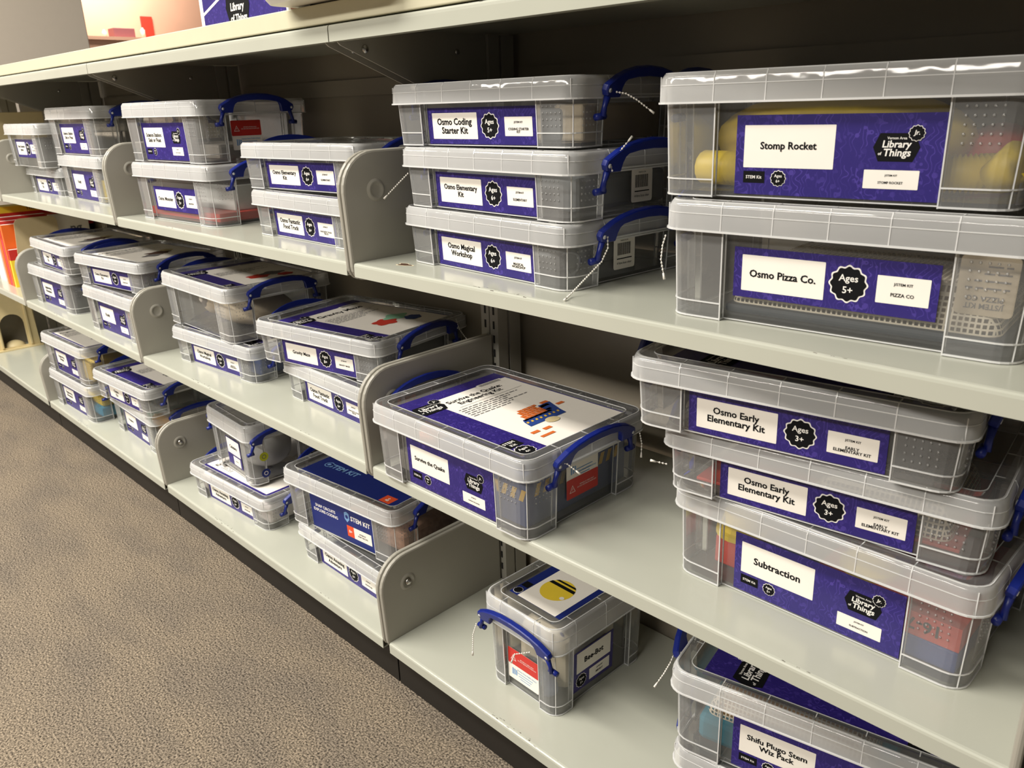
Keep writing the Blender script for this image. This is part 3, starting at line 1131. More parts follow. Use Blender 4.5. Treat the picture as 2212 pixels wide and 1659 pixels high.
def box_meshes(W, D, H, lid, cw, rec=0.008):
    key = (W, D, H)
    if key in _body:
        return _body[key]
    i0, i1 = 0.009, 0.005
    cwx, cwy = cw, cw*0.95
    zt = H-0.005

    def ring(z):
        ins = i0+(i1-i0)*z/H
        return outline(W/2-ins, D/2-ins, 0.020, cwx-ins, cwy-ins, rec)
    mb = MB()
    r0_, r1_ = ring(0.0), ring(zt)
    for i in range(len(r0_)):
        j = (i+1) % len(r0_)
        mb.add([(*r0_[i], 0.0), (*r0_[j], 0.0), (*r1_[j], zt), (*r1_[i], zt)], [(0, 1, 2, 3)], CLEAR if i % 10 == 9 else COLUMN)
    # raised dots moulded on the right-hand front column and the side columns
    if W > 0.3:
        nz_ = 4 if H < 0.1 else 5
        for a_ in range(5):
            for b_ in range(nz_):
                zc_ = zt-lid-0.002-b_*0.0072
                ins_ = 0.009-0.004*zc_/H
                mb.sphere((W/2-0.028-a_*0.0066, -(D/2-ins_)-0.0001, zc_), 0.0013, COLUMN, 6, 3, (1, 0.7, 1))
                mb.sphere((W/2-ins_+0.0001, -(D/2-0.024-a_*0.0066), zc_), 0.0013, COLUMN, 6, 3, (0.7, 1, 1))
    mb.add(z3(ring(0.006), 0.006), [tuple(range(len(ring(0))))], CLEAR)
    # thickened edges: corner columns, foot rims, floor line
    ra, rb, rf = ring(0.0), ring(zt-lid+0.006), ring(0.017)
    n = 10
    zb = zt-lid+0.006
    for c in range(4):
        k = c*n
        for j in (0, 1, n-2, n-1):
            mb.tube([(*ra[k+j], 0.0), (*rb[k+j], zb)], 0.0009, EDGE, 4)
        mid = ((ra[k+4][0]+ra[k+5][0])/2, (ra[k+4][1]+ra[k+5][1])/2)
        mid2 = ((rb[k+4][0]+rb[k+5][0])/2, (rb[k+4][1]+rb[k+5][1])/2)
        mb.tube([(*mid, 0.0), (*mid2, zb)], 0.0008, EDGE, 4)
        mb.tube([(*ra[k+j], 0.0012) for j in range(n)], 0.0012, EDGE, 4)
        mb.tube([(*rf[k+j], 0.017) for j in range(1, n-1)], 0.0010, EDGE, 4)
    mb.tube(z3(ra, 0.0012), 0.0008, EDGE, 4, closed=True)
    body = mb.build('body')
    lm_ = MB()
    z0 = H-lid
    R = 0.022
    rings = [z3(rrect(W/2, D/2, R), z0), z3(rrect(W/2-0.0008, D/2-0.0008, R), H-0.006), z3(rrect(W/2-0.0028, D/2-0.0028, R), H-0.0016), z3(rrect(W/2-0.006, D/2-0.006, R-0.003), H-0.0005)]
    lm_.loft(rings, MILKY, smooth=True)
    lm_.loft([rings[-1], z3(rrect(W/2-0.020, D/2-0.020, R-0.010), H-0.0008), z3(rrect(W/2-0.0225, D/2-0.0225, R-0.012), H-0.0075)], CLEAR, smooth=False)
    inner = z3(rrect(W/2-0.0225, D/2-0.0225, R-0.012), H-0.0075)
    lm_.add(inner, [tuple(range(len(inner)))], CLEAR)
    lm_.tube(z3(rrect(W/2+0.0003, D/2+0.0003, R), z0+0.0008), 0.0013, EDGE, 4, closed=True)
    lm_.tube(z3(rrect(W/2-0.0006, D/2-0.0006, R), H-lid*0.42), 0.0006, EDGE, 4, closed=True)
    lm_.tube(z3(rrect(W/2-0.0045, D/2-0.0045, R-0.002), H-0.0009), 0.0007, EDGE, 4, closed=True)
    lm_.tube(z3(rrect(W/2-0.020, D/2-0.020, R-0.010), H-0.0010), 0.0007, EDGE, 4, closed=True)
    # ribs across the skirt
    m = 5 if W > 0.3 else 3
    for s in (-1, 1):
        for k in range(m):
            x = (W/2-cw)*(-1+2*k/(m-1))
            y = s*(D/2-0.0002)
            lm_.tube([(x, y, z0+0.001), (x, y-s*0.0006, H-0.006), (x, y-s*0.0030, H-0.0012), (x, y-s*0.0195, H-0.0010)], 0.0007, EDGE, 4)
        for k in range(3 if D > 0.2 else 2):
            q = 3 if D > 0.2 else 2
            y = (D/2-cw)*(-1+2*k/(q-1))
            x = s*(W/2-0.0002)
            lm_.tube([(x, y, z0+0.001), (x-s*0.0006, y, H-0.006), (x-s*0.0030, y, H-0.0012), (x-s*0.0195, y, H-0.0010)], 0.0007, EDGE, 4)
        for k in (-1, 1):
            a = rrect(W/2-0.0005, D/2-0.0005, R)
            p = a[(0 if (s > 0 and k < 0) else 6 if (s > 0 and k > 0) else 12 if (s < 0 and k > 0) else 18)+2]
            lm_.tube([(*p, z0+0.001), (*p, H-0.004)], 0.0007, EDGE, 4)
        # grip ledge above which the handle clips
        lm_.box(s*(W/2)-0.001, s*(W/2)+0.0035 if s > 0 else s*(W/2)+0.001, -0.05, 0.05, z0+0.003, z0+0.0048, EDGE) if s > 0 else lm_.box(-W/2-0.0035, -W/2+0.001, -0.05, 0.05, z0+0.003, z0+0.0048, EDGE)
    lid_o = lm_.build('lid')
    _body[key] = (body.data, lid_o.data)
    bpy.data.objects.remove(body)
    bpy.data.objects.remove(lid_o)
    return _body[key]


DIM = {'S': (0.337, 0.254, 0.080, 0.0263, 0.064), 'T': (0.337, 0.254, 0.118, 0.0295, 0.066), 'bee': (0.225, 0.162, 0.160, 0.044, 0.045), 'X': (0.222, 0.170, 0.146, 0.038, 0.046), 'N': (0.305, 0.254, 0.080, 0.0263, 0.049), 'M': (0.305, 0.254, 0.118, 0.0295, 0.050)}
BOXES = {}


def storage_box(key, typ, x, y, z, yaw, label, group=None, ends=(1, -1)):
    W, D, H, lid, cw = DIM[typ]
    t = thing('storage_box', label, 'box', (x, y, z+0.0003), yaw, group)
    bm_, lm_ = box_meshes(W, D, H, lid, cw)
    for nm, me in (('body', bm_), ('lid', lm_)):
        o = bpy.data.objects.new(nm, me)
        COL.objects.link(o)
        o.parent = t
    add_handles(t, W, H, ends, tilt_l=0.22 if key == 'quake' else 0.5, sy_=1.0 if D > 0.2 else 0.95, drop=0.017 if typ in 'STNM' else 0.036)
    BOXES[key] = (t, W, D, H)
    return t


def fl(key, kind, title, age, call, **kw):
    t, W, D, H = BOXES[key]
    return front_label(t, W, D, H, kind, title, age, call, **kw)


def ls(key, pic, title='', age='6+', **kw):
    t, W, D, H = BOXES[key]
    return lid_sheet(t, W, D, H, pic, title, age, **kw)


# nearest bay, upper shelf
storage_box('magical', 'S', .2298, .1723, ZA, -.0615, 'clear flat box with Magical Workshop card, lowest of three stacked on the upper shelf')
fl('magical', 'short', 'Osmo Magical\nWorkshop', '6+', 'MAGICAL\nWORKSHOP')
storage_box('elem', 'S', .2355, .1704, .8409, -.0516, 'clear flat box with Elementary Kit card, middle of three stacked on the upper shelf')
fl('elem', 'short', 'Osmo Elementary\nKit', '6+', 'ELEMENTARY')
storage_box('coding', 'S', .2042, .1889, .9215, .0228, 'clear flat box with Coding Starter card, topmost of three stacked on the upper shelf')
fl('coding', 'short', 'Osmo Coding\nStarter Kit', '5+', 'CODING STARTER\nKIT')
storage_box('pizza', 'T', .6765, .1708, ZA, .0756, 'clear deep box with Ages 5+ card and netted pouch, under the yellow hose box')
fl('pizza', 'pizza', 'Osmo Pizza Co.', '5+', 'PIZZA CO')
storage_box('stomp', 'T', .648, .1895, .8789, .0929, 'clear deep box of yellow hose and foam, tall purple card, upper right')
fl('stomp', 'tall', 'Stomp Rocket', '6+', 'STOMP ROCKET', dx=0.01)
for k_ in ('magical', 'elem'):
    t, W, D, H = BOXES[k_]
    price_sticker(t, (W/2-0.0138, 0.012 if k_ == 'elem' else -0.012, 0.033), (PI/2, 0, PI/2))
# nearest bay, middle shelf
storage_box('quake', 'T', .1974, .1128, ZB, -.0047, 'clear box with yellow-striped slate carton inside and lid sheet picturing orange bricks')
fl('quake', 'tall', 'Survive the Quake', '4+', 'SURVIVE THE QUAKE')
ls('quake', 'quake', 'Survive the Quake:\nEngineering Kit', '4+')
t, W, D, H = BOXES['quake']
return_sticker(t, (W/2-0.0138, -0.004, 0.056), (PI/2, 0, PI/2))
storage_box('sub', 'T', .6904, .1897, ZB, -.0161, 'clear deep box showing yellow, red and blue slabs, lowest in the right middle-shelf stack')
fl('sub', 'tall', 'Subtraction', '5+', 'SUBTRACTION', dx=0.006)
storage_box('early2', 'S', .6742, .1826, .5546, .0982, 'clear flat box with an Ages 3+ card, sandwiched second in the right middle-shelf stack')
fl('early2', 'short', 'Osmo Early\nElementary Kit', '3+', 'EARLY\nELEMENTARY KIT')
storage_box('early1', 'S', .6434, .1586, .6352, .1298, 'clear flat box with Ages 3+ card, topmost in the right middle-shelf stack')
fl('early1', 'short', 'Osmo Early\nElementary Kit', '3+', 'EARLY\nELEMENTARY KIT')
ls('early1', 'dark', '', '3+')
# nearest bay, bottom shelf
storage_box('shifub', 'T', .7090, .176, ZC, .12, 'clear box at the bottom right corner, mostly below the picture, under the teal-based box')
storage_box('shifu', 'T', .6983, .1757, ZC+0.1186, .1842, 'clear box holding a teal tray and netted bag, top of the bottom right stack')
fl('shifu', 'tall', 'Shifu Plugo Stem\nWiz Pack', '4+', 'SHIFU PLUGO', dx=0.004)
ls('shifu', 'brown', '', '4+')
storage_box('bee', 'bee', .2727, .1660, ZC, -PI/2-.03, 'small tall clear box with a bee picture on its lid, alone on the bottom shelf')
t, W, D, H = BOXES['bee']
front_label(t, W, D, H, 'small', 'Bee-Bot', '3+', 'BEE-BOT', side=1, bins=(0.005, 0.009), dx=0.012)
# middle bay
storage_box('monster', 'T', -.6935, .1602, ZA, .051, 'clear deep box with short purple card over a red base board, middle bay')
fl('monster', 'pizza', 'Osmo Monster', '5+', 'MONSTER', zmid=0.045)
storage_box('sink', 'T', -.720, .1700, .8789, .05, 'clear deep box with a tall purple card and papers inside, on the red-based box')
fl('sink', 'tall', 'Science Station:\nSink or Float', '4+', 'SINK OR FLOAT', dx=-0.006)
t, W, D, H = BOXES['sink']
return_sticker(t, (W/2-0.0138, -0.018, 0.050), (PI/2, 0, PI/2), flip=True)
storage_box('fftA', 'S', -.2282, .1806, ZA, -.0202, 'clear flat box with a Fantastic Food Truck card on the upper shelf, against the divider')
fl('fftA', 'short', 'Osmo Fantastic\nFood Truck', '6+', 'FANTASTIC FOOD\nTRUCK')
storage_box('elemA', 'S', -.2966+.03, .2000, .8409, .08, 'clear flat box with Elementary Kit card, upper of the pair behind the upper divider')
fl('elemA', 'short', 'Osmo Elementary\nKit', '6+', 'ELEMENTARY')
storage_box('eyeb', 'S', -.6706, .1799, ZB, .0774, 'clear flat box with a short purple card under the box holding a plush toy eye')
fl('eyeb', 'short', 'Osmo Magical\nWorkshop', '6+', 'MAGICAL\nWORKSHOP')
ls('eyeb', 'dark', '', '6+')
storage_box('eye', 'T', -.7067, .1809, .5166, -.0136, 'clear deep box without a front card, a round plush eye looking out')
ls('eye', 'red', '', '4+')
storage_box('fft', 'S', -.2303, .2016, ZB, -.0262, 'clear flat box with Fantastic Food Truck card, under the maze box')
fl('fft', 'short', 'Osmo Fantastic\nFood Truck', '6+', 'FANTASTIC FOOD\nTRUCK')
storage_box('grav', 'S', -.2774, .1949, .5166, .1603, 'clear flat box with a Gravity Maze card, lid sheet with a colourful picture, turned slightly')
fl('grav', 'short', 'Gravity Maze', '8+', 'GRAVITY MAZE')
ls('grav', 'multi', 'Gravity Maze', '8+')
storage_box('whitebox', 'S', -.6615, .1605, ZC, .0602, 'milky flat box under the small upright box on the bottom shelf')
fl('whitebox', 'short', 'Osmo Amazing\nAdventure', '6+', 'ADVENTURE')
ls('whitebox', 'dark', '', '6+', plain=True)
storage_box('tallC', 'X', -.6655, .1491, ZC+0.0806, -.0495, 'small upright clear box with a crumpled bag and a lime round sticker')
t, W, D, H = BOXES['tallC']
storage_box('amaz', 'S', -.199, .1740, ZC, -.010, 'clear flat box beneath the navy snap circuits box, against the bottom divider', ends=(-1,))
fl('amaz', 'short', 'Osmo Amazing\nAdventure', '6+', 'ADVENTURE')
storage_box('stem', 'T', -.2303, .182, ZC+0.0806, .0941, 'clear deep box with a navy STEM KIT card and orange square, on the bottom shelf')
fl('stem', 'navy', '', '8+', '', bgmat=NAVY)
t, W, D, H = BOXES['stem']
ls('stem', 'dark', '', '8+', sheet=NAVY)
# left bay
storage_box('LA1b', 'N', -1.6625, .200, ZA, 0, 'clear flat box low at the far end of the upper shelf, half hidden', ends=())
fl('LA1b', 'short', 'Osmo\nKit', '5+', 'KIT')
storage_box('LA1t', 'M', -1.6620, .165, ZA+0.0806, 0, 'clear deep box at the far left of the upper shelf, above a flat one', ends=())
fl('LA1t', 'pizza', 'Osmo Detective\nAgency', '5+', 'DETECTIVE')
storage_box('LA2b', 'T', -1.3380, .2000, ZA, -.015, 'clear deep box of red, yellow and blue blocks against the left upper divider', ends=(1,))
fl('LA2b', 'tall', 'Rokit', '6+', 'ROKIT')
storage_box('LA2t', 'T', -1.3360, .1947, .8789, .02, 'clear deep box with a tall purple card, on the block box in the left bay', ends=(1,))
fl('LA2t', 'tall', 'Science Station:\nSink or Float', '4+', 'SCIENCE')
storage_box('LB1b', 'T', -1.6380, .1466, ZB, .03, 'clear deep box with a black and grey carton inside, far left of the middle shelf', ends=(1,))
fl('LB1b', 'tall', 'Engineering\nAdventure', '6+', 'ENGINEERING')
storage_box('LB1t', 'S', -1.6048, .1549, .5546, -.014, 'clear flat box topping the far left middle-shelf stack, beside the beige bookend')
fl('LB1t', 'short', 'Osmo\nKit', '6+', 'KIT')
ls('LB1t', 'dark', '', '6+', plain=True)
storage_box('LB2b', 'T', -1.1486, .1443, ZB, .0277, 'clear deep box of coral and teal pieces against the left middle divider')
fl('LB2b', 'tall', 'Rokit', '6+', 'ROKIT')
storage_box('LB2t', 'S', -1.1833, .1614, .5546, .1346, 'clear flat box with brown lid picture, on the coral and teal box')
fl('LB2t', 'short', 'Osmo Elementary\nKit', '6+', 'ELEMENTARY')
ls('LB2t', 'brown', '', '6+', plain=True)
storage_box('LC1b', 'T', -1.6430, .1415, ZC, .03, 'clear deep box of yellow and blue pieces, lowest at the far left bottom shelf', ends=(1,))
fl('LC1b', 'tall', 'Engineering\nAdventure', '6+', 'ENGINEERING')
storage_box('LC1t', 'T', -1.6430, .1419, ZC+0.1186, .04, 'clear deep box with pale yellow tray and brown lid picture, far left bottom stack', ends=(1,))
fl('LC1t', 'tall', 'Engineering\nBridges', '6+', 'BRIDGES')
ls('LC1t', 'brown', '', '6+', plain=True)
storage_box('LC2b', 'T', -1.2486, .1815, ZC, -.0244, 'clear deep box of green and orange pieces behind the bottom left divider')
fl('LC2b', 'tall', 'Designers', '6+', 'DESIGN')
storage_box('LC2t', 'S', -1.235, .155, ZC+0.1186, .06, 'clear flat box with a purple lid sheet, on the green pieces box at bottom left')
fl('LC2t', 'short', 'Osmo\nKit', '6+', 'KIT')
ls('LC2t', 'dark', '', '6+')

# small card and round stickers of the small upright boxes
t, W, D, H = BOXES['tallC']
tilt = 0.027
mb = MB()
mb.box(-0.036, 0.036, -0.034, 0.034, 0, 0.0004, PURPLE)
lb = mb.build('label', t, (0.004, -(D/2-0.0138), 0.052), (PI/2+tilt, 0, 0))
p = MB()
p.rect(0, 0.013, 0.066, 0.038, 0, WHITE)
p.text('Cubelets', 0, 0.013, 0.042, 0.008, 0.0003, INK, 0.02)
sub(p, 'title_panel', lb, 0.0006)
p = MB()
p.rect(0.010, -0.021, 0.036, 0.022, 0, WHITE)
p.text('J/STEM KIT', 0.010, -0.021, 0.02, 0.003, 0.0003, INK, 0.02)
sub(p, 'call_number_panel', lb, 0.0006)
for cc, zc, mm in ((LIME, 0.066, LIME), (NAVY, 0.026, NAVY)):
    p = MB()
    p.disc((0, 0, 0), 0.0105, cc, 24)
    p.disc((0, 0, 0.0003), 0.005, WHITE if cc is NAVY else GREYINK, 20)
    p.disc((0, 0, 0.0005), 0.0035, cc, 20)
    o = p.build('round_sticker', t, (W/2-0.0046, -0.046, zc), (PI/2, 0, PI/2))
    o['label'] = 'lime round sticker' if cc is LIME else 'navy ring sticker'

# the bee box: lid sheet (long axis into the shelf) and its return sticker on the handle side
t, W, D, H = BOXES['bee']
pw, ph = 0.108, 0.165
mb = MB()
mb.box(-pw/2, pw/2, -ph/2, ph/2, 0, 0.0004, NAVY)
sh = mb.build('lid_sheet', t, (-0.008, 0, H-0.0068), (0, 0, PI/2))
p = MB()
p.rect(0.004, 0, 0.080, ph, 0, WHITE)
p.text('Bee-Bot', 0.026, 0.062, 0.024, 0.007, 0.0003, INK, 0.02)
lines_block(p, -0.026, 0.050, 0.062, 5, 0.006, 0.0016)
sub(p, 'information_panel', sh, 0.0006)
p = MB()
p.disc((0.0, -0.030, 0), 0.029, YELLOW, 32, sx=0.95)
p.add([(-0.0262, -0.022, 0.0003), (0.0262, -0.022, 0.0003), (0.0240, -0.015, 0.0003), (-0.0240, -0.015, 0.0003)], [(0, 1, 2, 3)], INK)
p.add([(-0.0212, -0.011, 0.0003), (0.0212, -0.011, 0.0003), (0.0172, -0.0068, 0.0003), (-0.0172, -0.0068, 0.0003)], [(0, 1, 2, 3)], INK)
p.disc((0.020, -0.042, 0.0003), 0.004, PALEINK, 14)
sub(p, 'picture', sh, 0.0008)
p = MB()
badge(p, -0.0450, -0.072, 0.0072, '')
p.rect(-0.0450, -0.052, 0.014, 0.014, 0, INK)
sub(p, 'age_badge', sh, 0.0008)
return_sticker(t, (W/2-0.0138, -0.002, 0.046), (PI/2, 0, PI/2), flip=True)


# ---------------------------------------------------------------- what lies inside the boxes
def inbox(key, name, label, cat, loc=(0, 0, 0), rz=0.0, mb=None, bevel=0.0):
    """place a loose thing at a spot given in a box's own coordinates"""
    t = BOXES[key][0]
    Mx = Matrix.Translation(t.location) @ Matrix.Rotation(t.rotation_euler.z, 4, 'Z')
    p = Mx @ Vector((loc[0], loc[1], loc[2]+0.0066))
    o = mb.build(name, None, tuple(p), (0, 0, t.rotation_euler.z+rz), bevel=bevel)
    return tag(o, label, cat)


def slab(dx, dy, dz, mat):
    mb = MB()
    mb.box(-dx/2, dx/2, -dy/2, dy/2, 0, dz, mat)
    return mb


# yellow hose: corrugated tube along the front of the box, curving back at the right
hp, hr = [], []
for i in range(141):
    s = i/140
    if s < 0.72:
        x, y = -0.135+s/0.72*0.235, -0.070-0.018*math.sin(s/0.72*PI)
    else:
        a = (s-0.72)/0.28*PI*0.55
        x, y = 0.100+0.045*math.sin(a), -0.070+0.045*(1-math.cos(a))
    hp.append((x, y, 0.0185))
    hr.append(0.0172 if s < 0.10 else 0.0145+(0.0028 if i % 2 else -0.0008))
mb = MB()
mb.tube(hp, hr, YELLOW, 14, smooth=True)
inbox('stomp', 'hose', 'yellow corrugated hose lying along the bottom of the upper right box', 'hose', mb=mb)
mb = MB()
mb.sphere((0, 0, 0.046), 0.05, YFOAM, 20, 12, (2.55, 1.25, 0.92))
inbox('stomp', 'foam_rocket', 'fat yellow foam rocket body filling the upper right box', 'toy', (-0.022, -0.010, 0), mb=mb)
mb = MB()
mb.sphere((0, 0, 0.03), 0.03, REDP, 16, 10, (1.1, 1, 0.95))
inbox('stomp', 'foam_ball', 'dull red ball at the right end of the upper right box', 'ball', (0.12, 0.01, 0.0), mb=mb)
mb = MB()
mb.tube([(0, 0, 0.012), (0.02, -0.012, 0.030)], [0.014, 0.017], YELLOW, 14)
inbox('stomp', 'hose_end', 'short yellow pipe end in the right front corner of the upper right box', 'pipe', (0.135, -0.085, 0.004), mb=mb)

# netted pouch on a dark folder
mb = slab(0.248, 0.160, 0.010, pbr('folder_grey', srgb(50, 58, 68), 0.6))
inbox('pizza', 'grey_folder', 'dark grey folder edge under the netted pouch', 'folder', (0.02, -0.026, 0), 0.0, mb, bevel=0.004)


def pouch(dx, dy, h, netm, fill, n=10):
    mb = MB()
    rings = []
    for j in range(n+1):
        f = j/n
        k = 1-0.03*f-0.20*f*f
        hh = h*f
        rings.append([(p[0]*k, p[1]*k, hh*(1+0.12*math.sin(5*p[0]*40)*f)) for p in rrect(dx/2, dy/2, 0.012, 4)])
    mb.loft(rings, netm, cap1=True, smooth=True)
    k2 = [[(p[0]*0.93, p[1]*0.93, h*0.9*f) for p in rrect(dx/2*(1-0.25*f), dy/2*(1-0.25*f), 0.012, 4)] for f in (0.02, 0.6, 0.95)]
    mb.loft(k2, fill, cap0=True, cap1=True, smooth=True)
    return mb


CREAMF = pbr('pouch_filling', srgb(178, 160, 138), 0.8, vary=0.5, scale=60)
inbox('pizza', 'netted_pouch', 'white netted zip pouch in the lower of the two upper right boxes', 'pouch', (0.02, -0.026, 0.0102), 0.0, pouch(0.240, 0.152, 0.040, NETW, CREAMF))
mb = MB()
mb.rect(0, 0, 0.044, 0.050, 0, CREAM, 0.004)
mb.text('J/STEM KIT\nPIZZA CO', 0, 0.014, 0.036, 0.011, 0.0003, GREYINK, 0.02)
lines_block(mb, -0.017, 0.002, 0.034, 4, 0.006, 0.0015)
o = inbox('pizza', 'content_tag', 'cream list card turned upside down in the netted pouch box', 'card', (0.124, -0.098, 0.052), 0.0, mb)
o.rotation_euler = (PI/2+0.05, PI, BOXES['pizza'][0].rotation_euler.z)
# flat boxes of the front stack
inbox('coding', 'grey_base_unit', 'grey plastic unit in the right of the topmost flat box', 'device', (0.02, -0.02, 0), 0, slab(0.20, 0.15, 0.038, GREYF), 0.006)
inbox('coding', 'card_sleeve', 'cream card sleeve beside the grey unit in the topmost flat box', 'sleeve', (0.128, -0.01, 0), 0, slab(0.045, 0.16, 0.042, CREAM), 0.003)
inbox('elem', 'dark_case', 'dark grey case in the middle flat box of the front stack', 'case', (0.01, 0, 0), 0, slab(0.25, 0.17, 0.042, GREYF), 0.006)
inbox('magical', 'grey_case', 'dark grey case in the lowest flat box of the front stack', 'case', (-0.02, 0.005, 0), 0, slab(0.22, 0.17, 0.026, GREYF), 0.006)
mb = MB()
mb.tube([(0.014*math.cos(a*PI/10), 0.004*math.sin(a*PI/5), 0.020+0.014*math.sin(a*PI/10)) for a in range(20)], 0.0022, DGREY, 8, closed=True)
inbox('magical', 'cable_loop', 'grey cable loop at the right front of the lowest flat box', 'cable', (0.136, -0.088, 0.0), 0, mb)
# slate carton with hazard stripes
t_ = BOXES['quake'][0]
Mx = Matrix.Translation(t_.location) @ Matrix.Rotation(t_.rotation_euler.z, 4, 'Z')
qc = thing('slate_carton', 'slate blue carton with yellow hazard stripes inside the lid-sheet box', 'carton', tuple(Mx @ Vector((0.053, 0.004, 0.0068))), t_.rotation_euler.z)
mb = slab(0.176, 0.208, 0.078, SLATE)
mb.build('carton_body', qc, bevel=0.002)
mb = MB()
for k in range(5):
    x = 0.008+k*0.0165
    mb.add([(x, -0.1047, 0.038), (x+0.008, -0.1047, 0.038), (x+0.014, -0.1047, 0.055), (x+0.006, -0.1047, 0.055)], [(0, 1, 2, 3)], HAZ)
for k in range(11):
    y = -0.090+k*0.0165
    mb.add([(0.0887, y, 0.042), (0.0887, y+0.008, 0.042), (0.0887, y+0.014, 0.059), (0.0887, y+0.006, 0.059)], [(0, 1, 2, 3)], HAZ)
mb.build('hazard_stripes', qc)
mb = MB()
mb.sphere((0, 0, 0.030), 0.030, NETO, 14, 9, (1.1, 2.4, 0.95))
mb.sphere((0, 0, 0.030), 0.026, PINK, 14, 9, (1.05, 2.3, 0.9))
inbox('quake', 'netted_bag', 'orange netted bag at the left end of the lid-sheet box', 'bag', (-0.092, -0.022, 0.032), 0.15, mb)
inbox('quake', 'packing_card', 'flat grey card under the orange netted bag', 'card', (-0.092, 0.0, 0), 0, slab(0.095, 0.19, 0.031, pbr('grey_card', srgb(150, 146, 138), 0.7)), 0.002)
# subtraction slabs and cups
inbox('sub', 'blue_slab', 'blue plastic slab at the bottom of the deep right box', 'slab', (0.072, -0.006, 0), 0, slab(0.15, 0.192, 0.024, BLUEP), 0.002)
mb = MB()
mb.box(-0.075, 0.075, -0.095, 0.095, 0, 0.026, REDP)
mb.text('16-7', 0.030, 0, 0.046, 0.014, 0, INK, 0.02)
k = [i for i in range(8, len(mb.v))]
for i in k:
    x, y, z_ = mb.v[i]
    mb.v[i] = (0.040+0.030-x, -0.0954, 0.013-y)
inbox('sub', 'red_slab', 'red plastic slab printed 16-7, upside down on the blue slab', 'slab', (0.072, -0.006, 0.0243), 0, mb)
mb = MB()
mb.loft([[(r*math.cos(2*PI*i/20), r*math.sin(2*PI*i/20), h) for i in range(20)] for r, h in ((0.030, 0), (0.030, 0.006), (0.026, 0.008), (0.020, 0.030))], YELLOW, True, True)
for a, b_, rr, lab in ((0.040, -0.055, 0, 'yellow plastic cup upturned on the red slab'), (-0.110, -0.058, 1, 'yellow plastic cup at the left end, on a red block')):
    m2 = MB()
    m2.v, m2.f, m2.m, m2.mats, m2.sm = list(mb.v), list(mb.f), list(mb.m), list(mb.mats), list(mb.sm)
    inbox('sub', 'yellow_cup', lab, 'cup', (a, b_, 0.0506 if rr == 0 else 0.0362), 0, m2)
inbox('sub', 'red_block', 'red block under the left yellow cup', 'block', (-0.108, -0.052, 0.0), 0, slab(0.045, 0.06, 0.036, REDP), 0.002)
inbox('sub', 'blue_block', 'blue block beside the left red block', 'block', (-0.060, -0.04, 0.0), 0, slab(0.045, 0.08, 0.028, BLUEP), 0.002)
# early elementary boxes
inbox('early2', 'red_board', 'thin red board across the floor of the second flat box at right', 'board', (0.0, -0.005, 0), 0, slab(0.27, 0.18, 0.004, REDP), 0.001)
inbox('early2', 'mesh_pouch', 'white netted pouch at the right of the second flat box', 'pouch', (0.055, -0.01, 0.0043), 0, pouch(0.14, 0.16, 0.034, NETW, GREYF))
inbox('early1', 'grey_mat', 'dark grey mat filling the right of the topmost flat box at right', 'mat', (0.055, 0.0, 0), 0, slab(0.15, 0.19, 0.044, DGREY), 0.006)
# teal tray
inbox('shifu', 'teal_tray', 'teal plastic tray in the bottom right box', 'tray', (-0.03, -0.02, 0), 0, slab(0.215, 0.155, 0.036, TEAL), 0.008)
inbox('shifu', 'toy_pouch', 'white netted pouch of orange and yellow pieces on the teal tray', 'pouch', (-0.035, -0.02, 0.0364), 0, pouch(0.19, 0.14, 0.036, NETW, pbr('orange_pieces', srgb(225, 165, 80), 0.6, vary=0.4, scale=50)))
# bee box content
mb = MB()
mb.sphere((0, 0, 0.052), 0.052, POLYBAG, 16, 12, (1.3, 0.85, 1.0))
inbox('bee', 'polythene_bag', 'clear crinkled bag inside the small tall box', 'bag', (0.0, 0.0, 0.0), 0, mb)
mb = MB()
mb.sphere((0, 0, 0.024), 0.026, DENIM, 14, 8, (0.55, 1.7, 1.1))
inbox('bee', 'denim_pouch', 'blue-grey cloth pouch at the bottom of the small tall box', 'pouch', (0.082, 0.012, 0.002), 0, mb)
mb = slab(0.135, 0.105, 0.098, LINEN)
inbox('bee', 'cloth_bundle', 'cream cloth bundle in the small tall box', 'cloth', (0.0, 0.0, 0.0), 0.06, mb, 0.022)
mb = MB()
mb.tube([(-0.02, 0, 0.0), (0.0, 0.012, 0.03), (0.02, 0.0, 0.07), (0.03, -0.02, 0.10)], 0.002, NAVY, 6)
inbox('bee', 'drawstring', 'navy cord trailing inside the small tall box', 'cord', (0.02, 0.052, 0.0), 0, mb)
# middle bay contents
inbox('monster', 'red_base_board', 'red board on the floor of the deep left box in the middle bay', 'board', (0, 0, 0), 0, slab(0.29, 0.20, 0.017, REDP), 0.002)
inbox('monster', 'sheet_stack', 'stack of white printed sheets standing on the red board', 'papers', (0.05, 0.02, 0.0172), 0, slab(0.16, 0.15, 0.050, pbr('printed_sheets', srgb(190, 190, 185), 0.7, vary=0.12)), 0.002)
inbox('sink', 'paper_bundle', 'grey curled papers in the box on the red-based box', 'papers', (0.05, -0.01, 0), 0.1, slab(0.17, 0.15, 0.028, pbr('curled_paper', srgb(165, 158, 148), 0.7, vary=0.2)), 0.006)
pe = thing('plush_toy', 'cream plush toy with a bulging round eye in the uncarded box', 'toy', tuple(Matrix.Translation(BOXES['eye'][0].location) @ Vector((0.02, -0.005, 0.0068))))
mb = MB()
mb.sphere((0.02, 0, 0.036), 0.04, CREAM, 18, 12, (2.6, 2.0, 0.88))
mb.sphere((-0.055, -0.055, 0.048), 0.029, CREAM, 16, 10, (1.0, 0.9, 1.0))
mb.build('plush_body', pe)
mb = MB()
mb.sphere((-0.058, -0.074, 0.052), 0.017, GREYINK, 16, 10, (1, 0.6, 1))
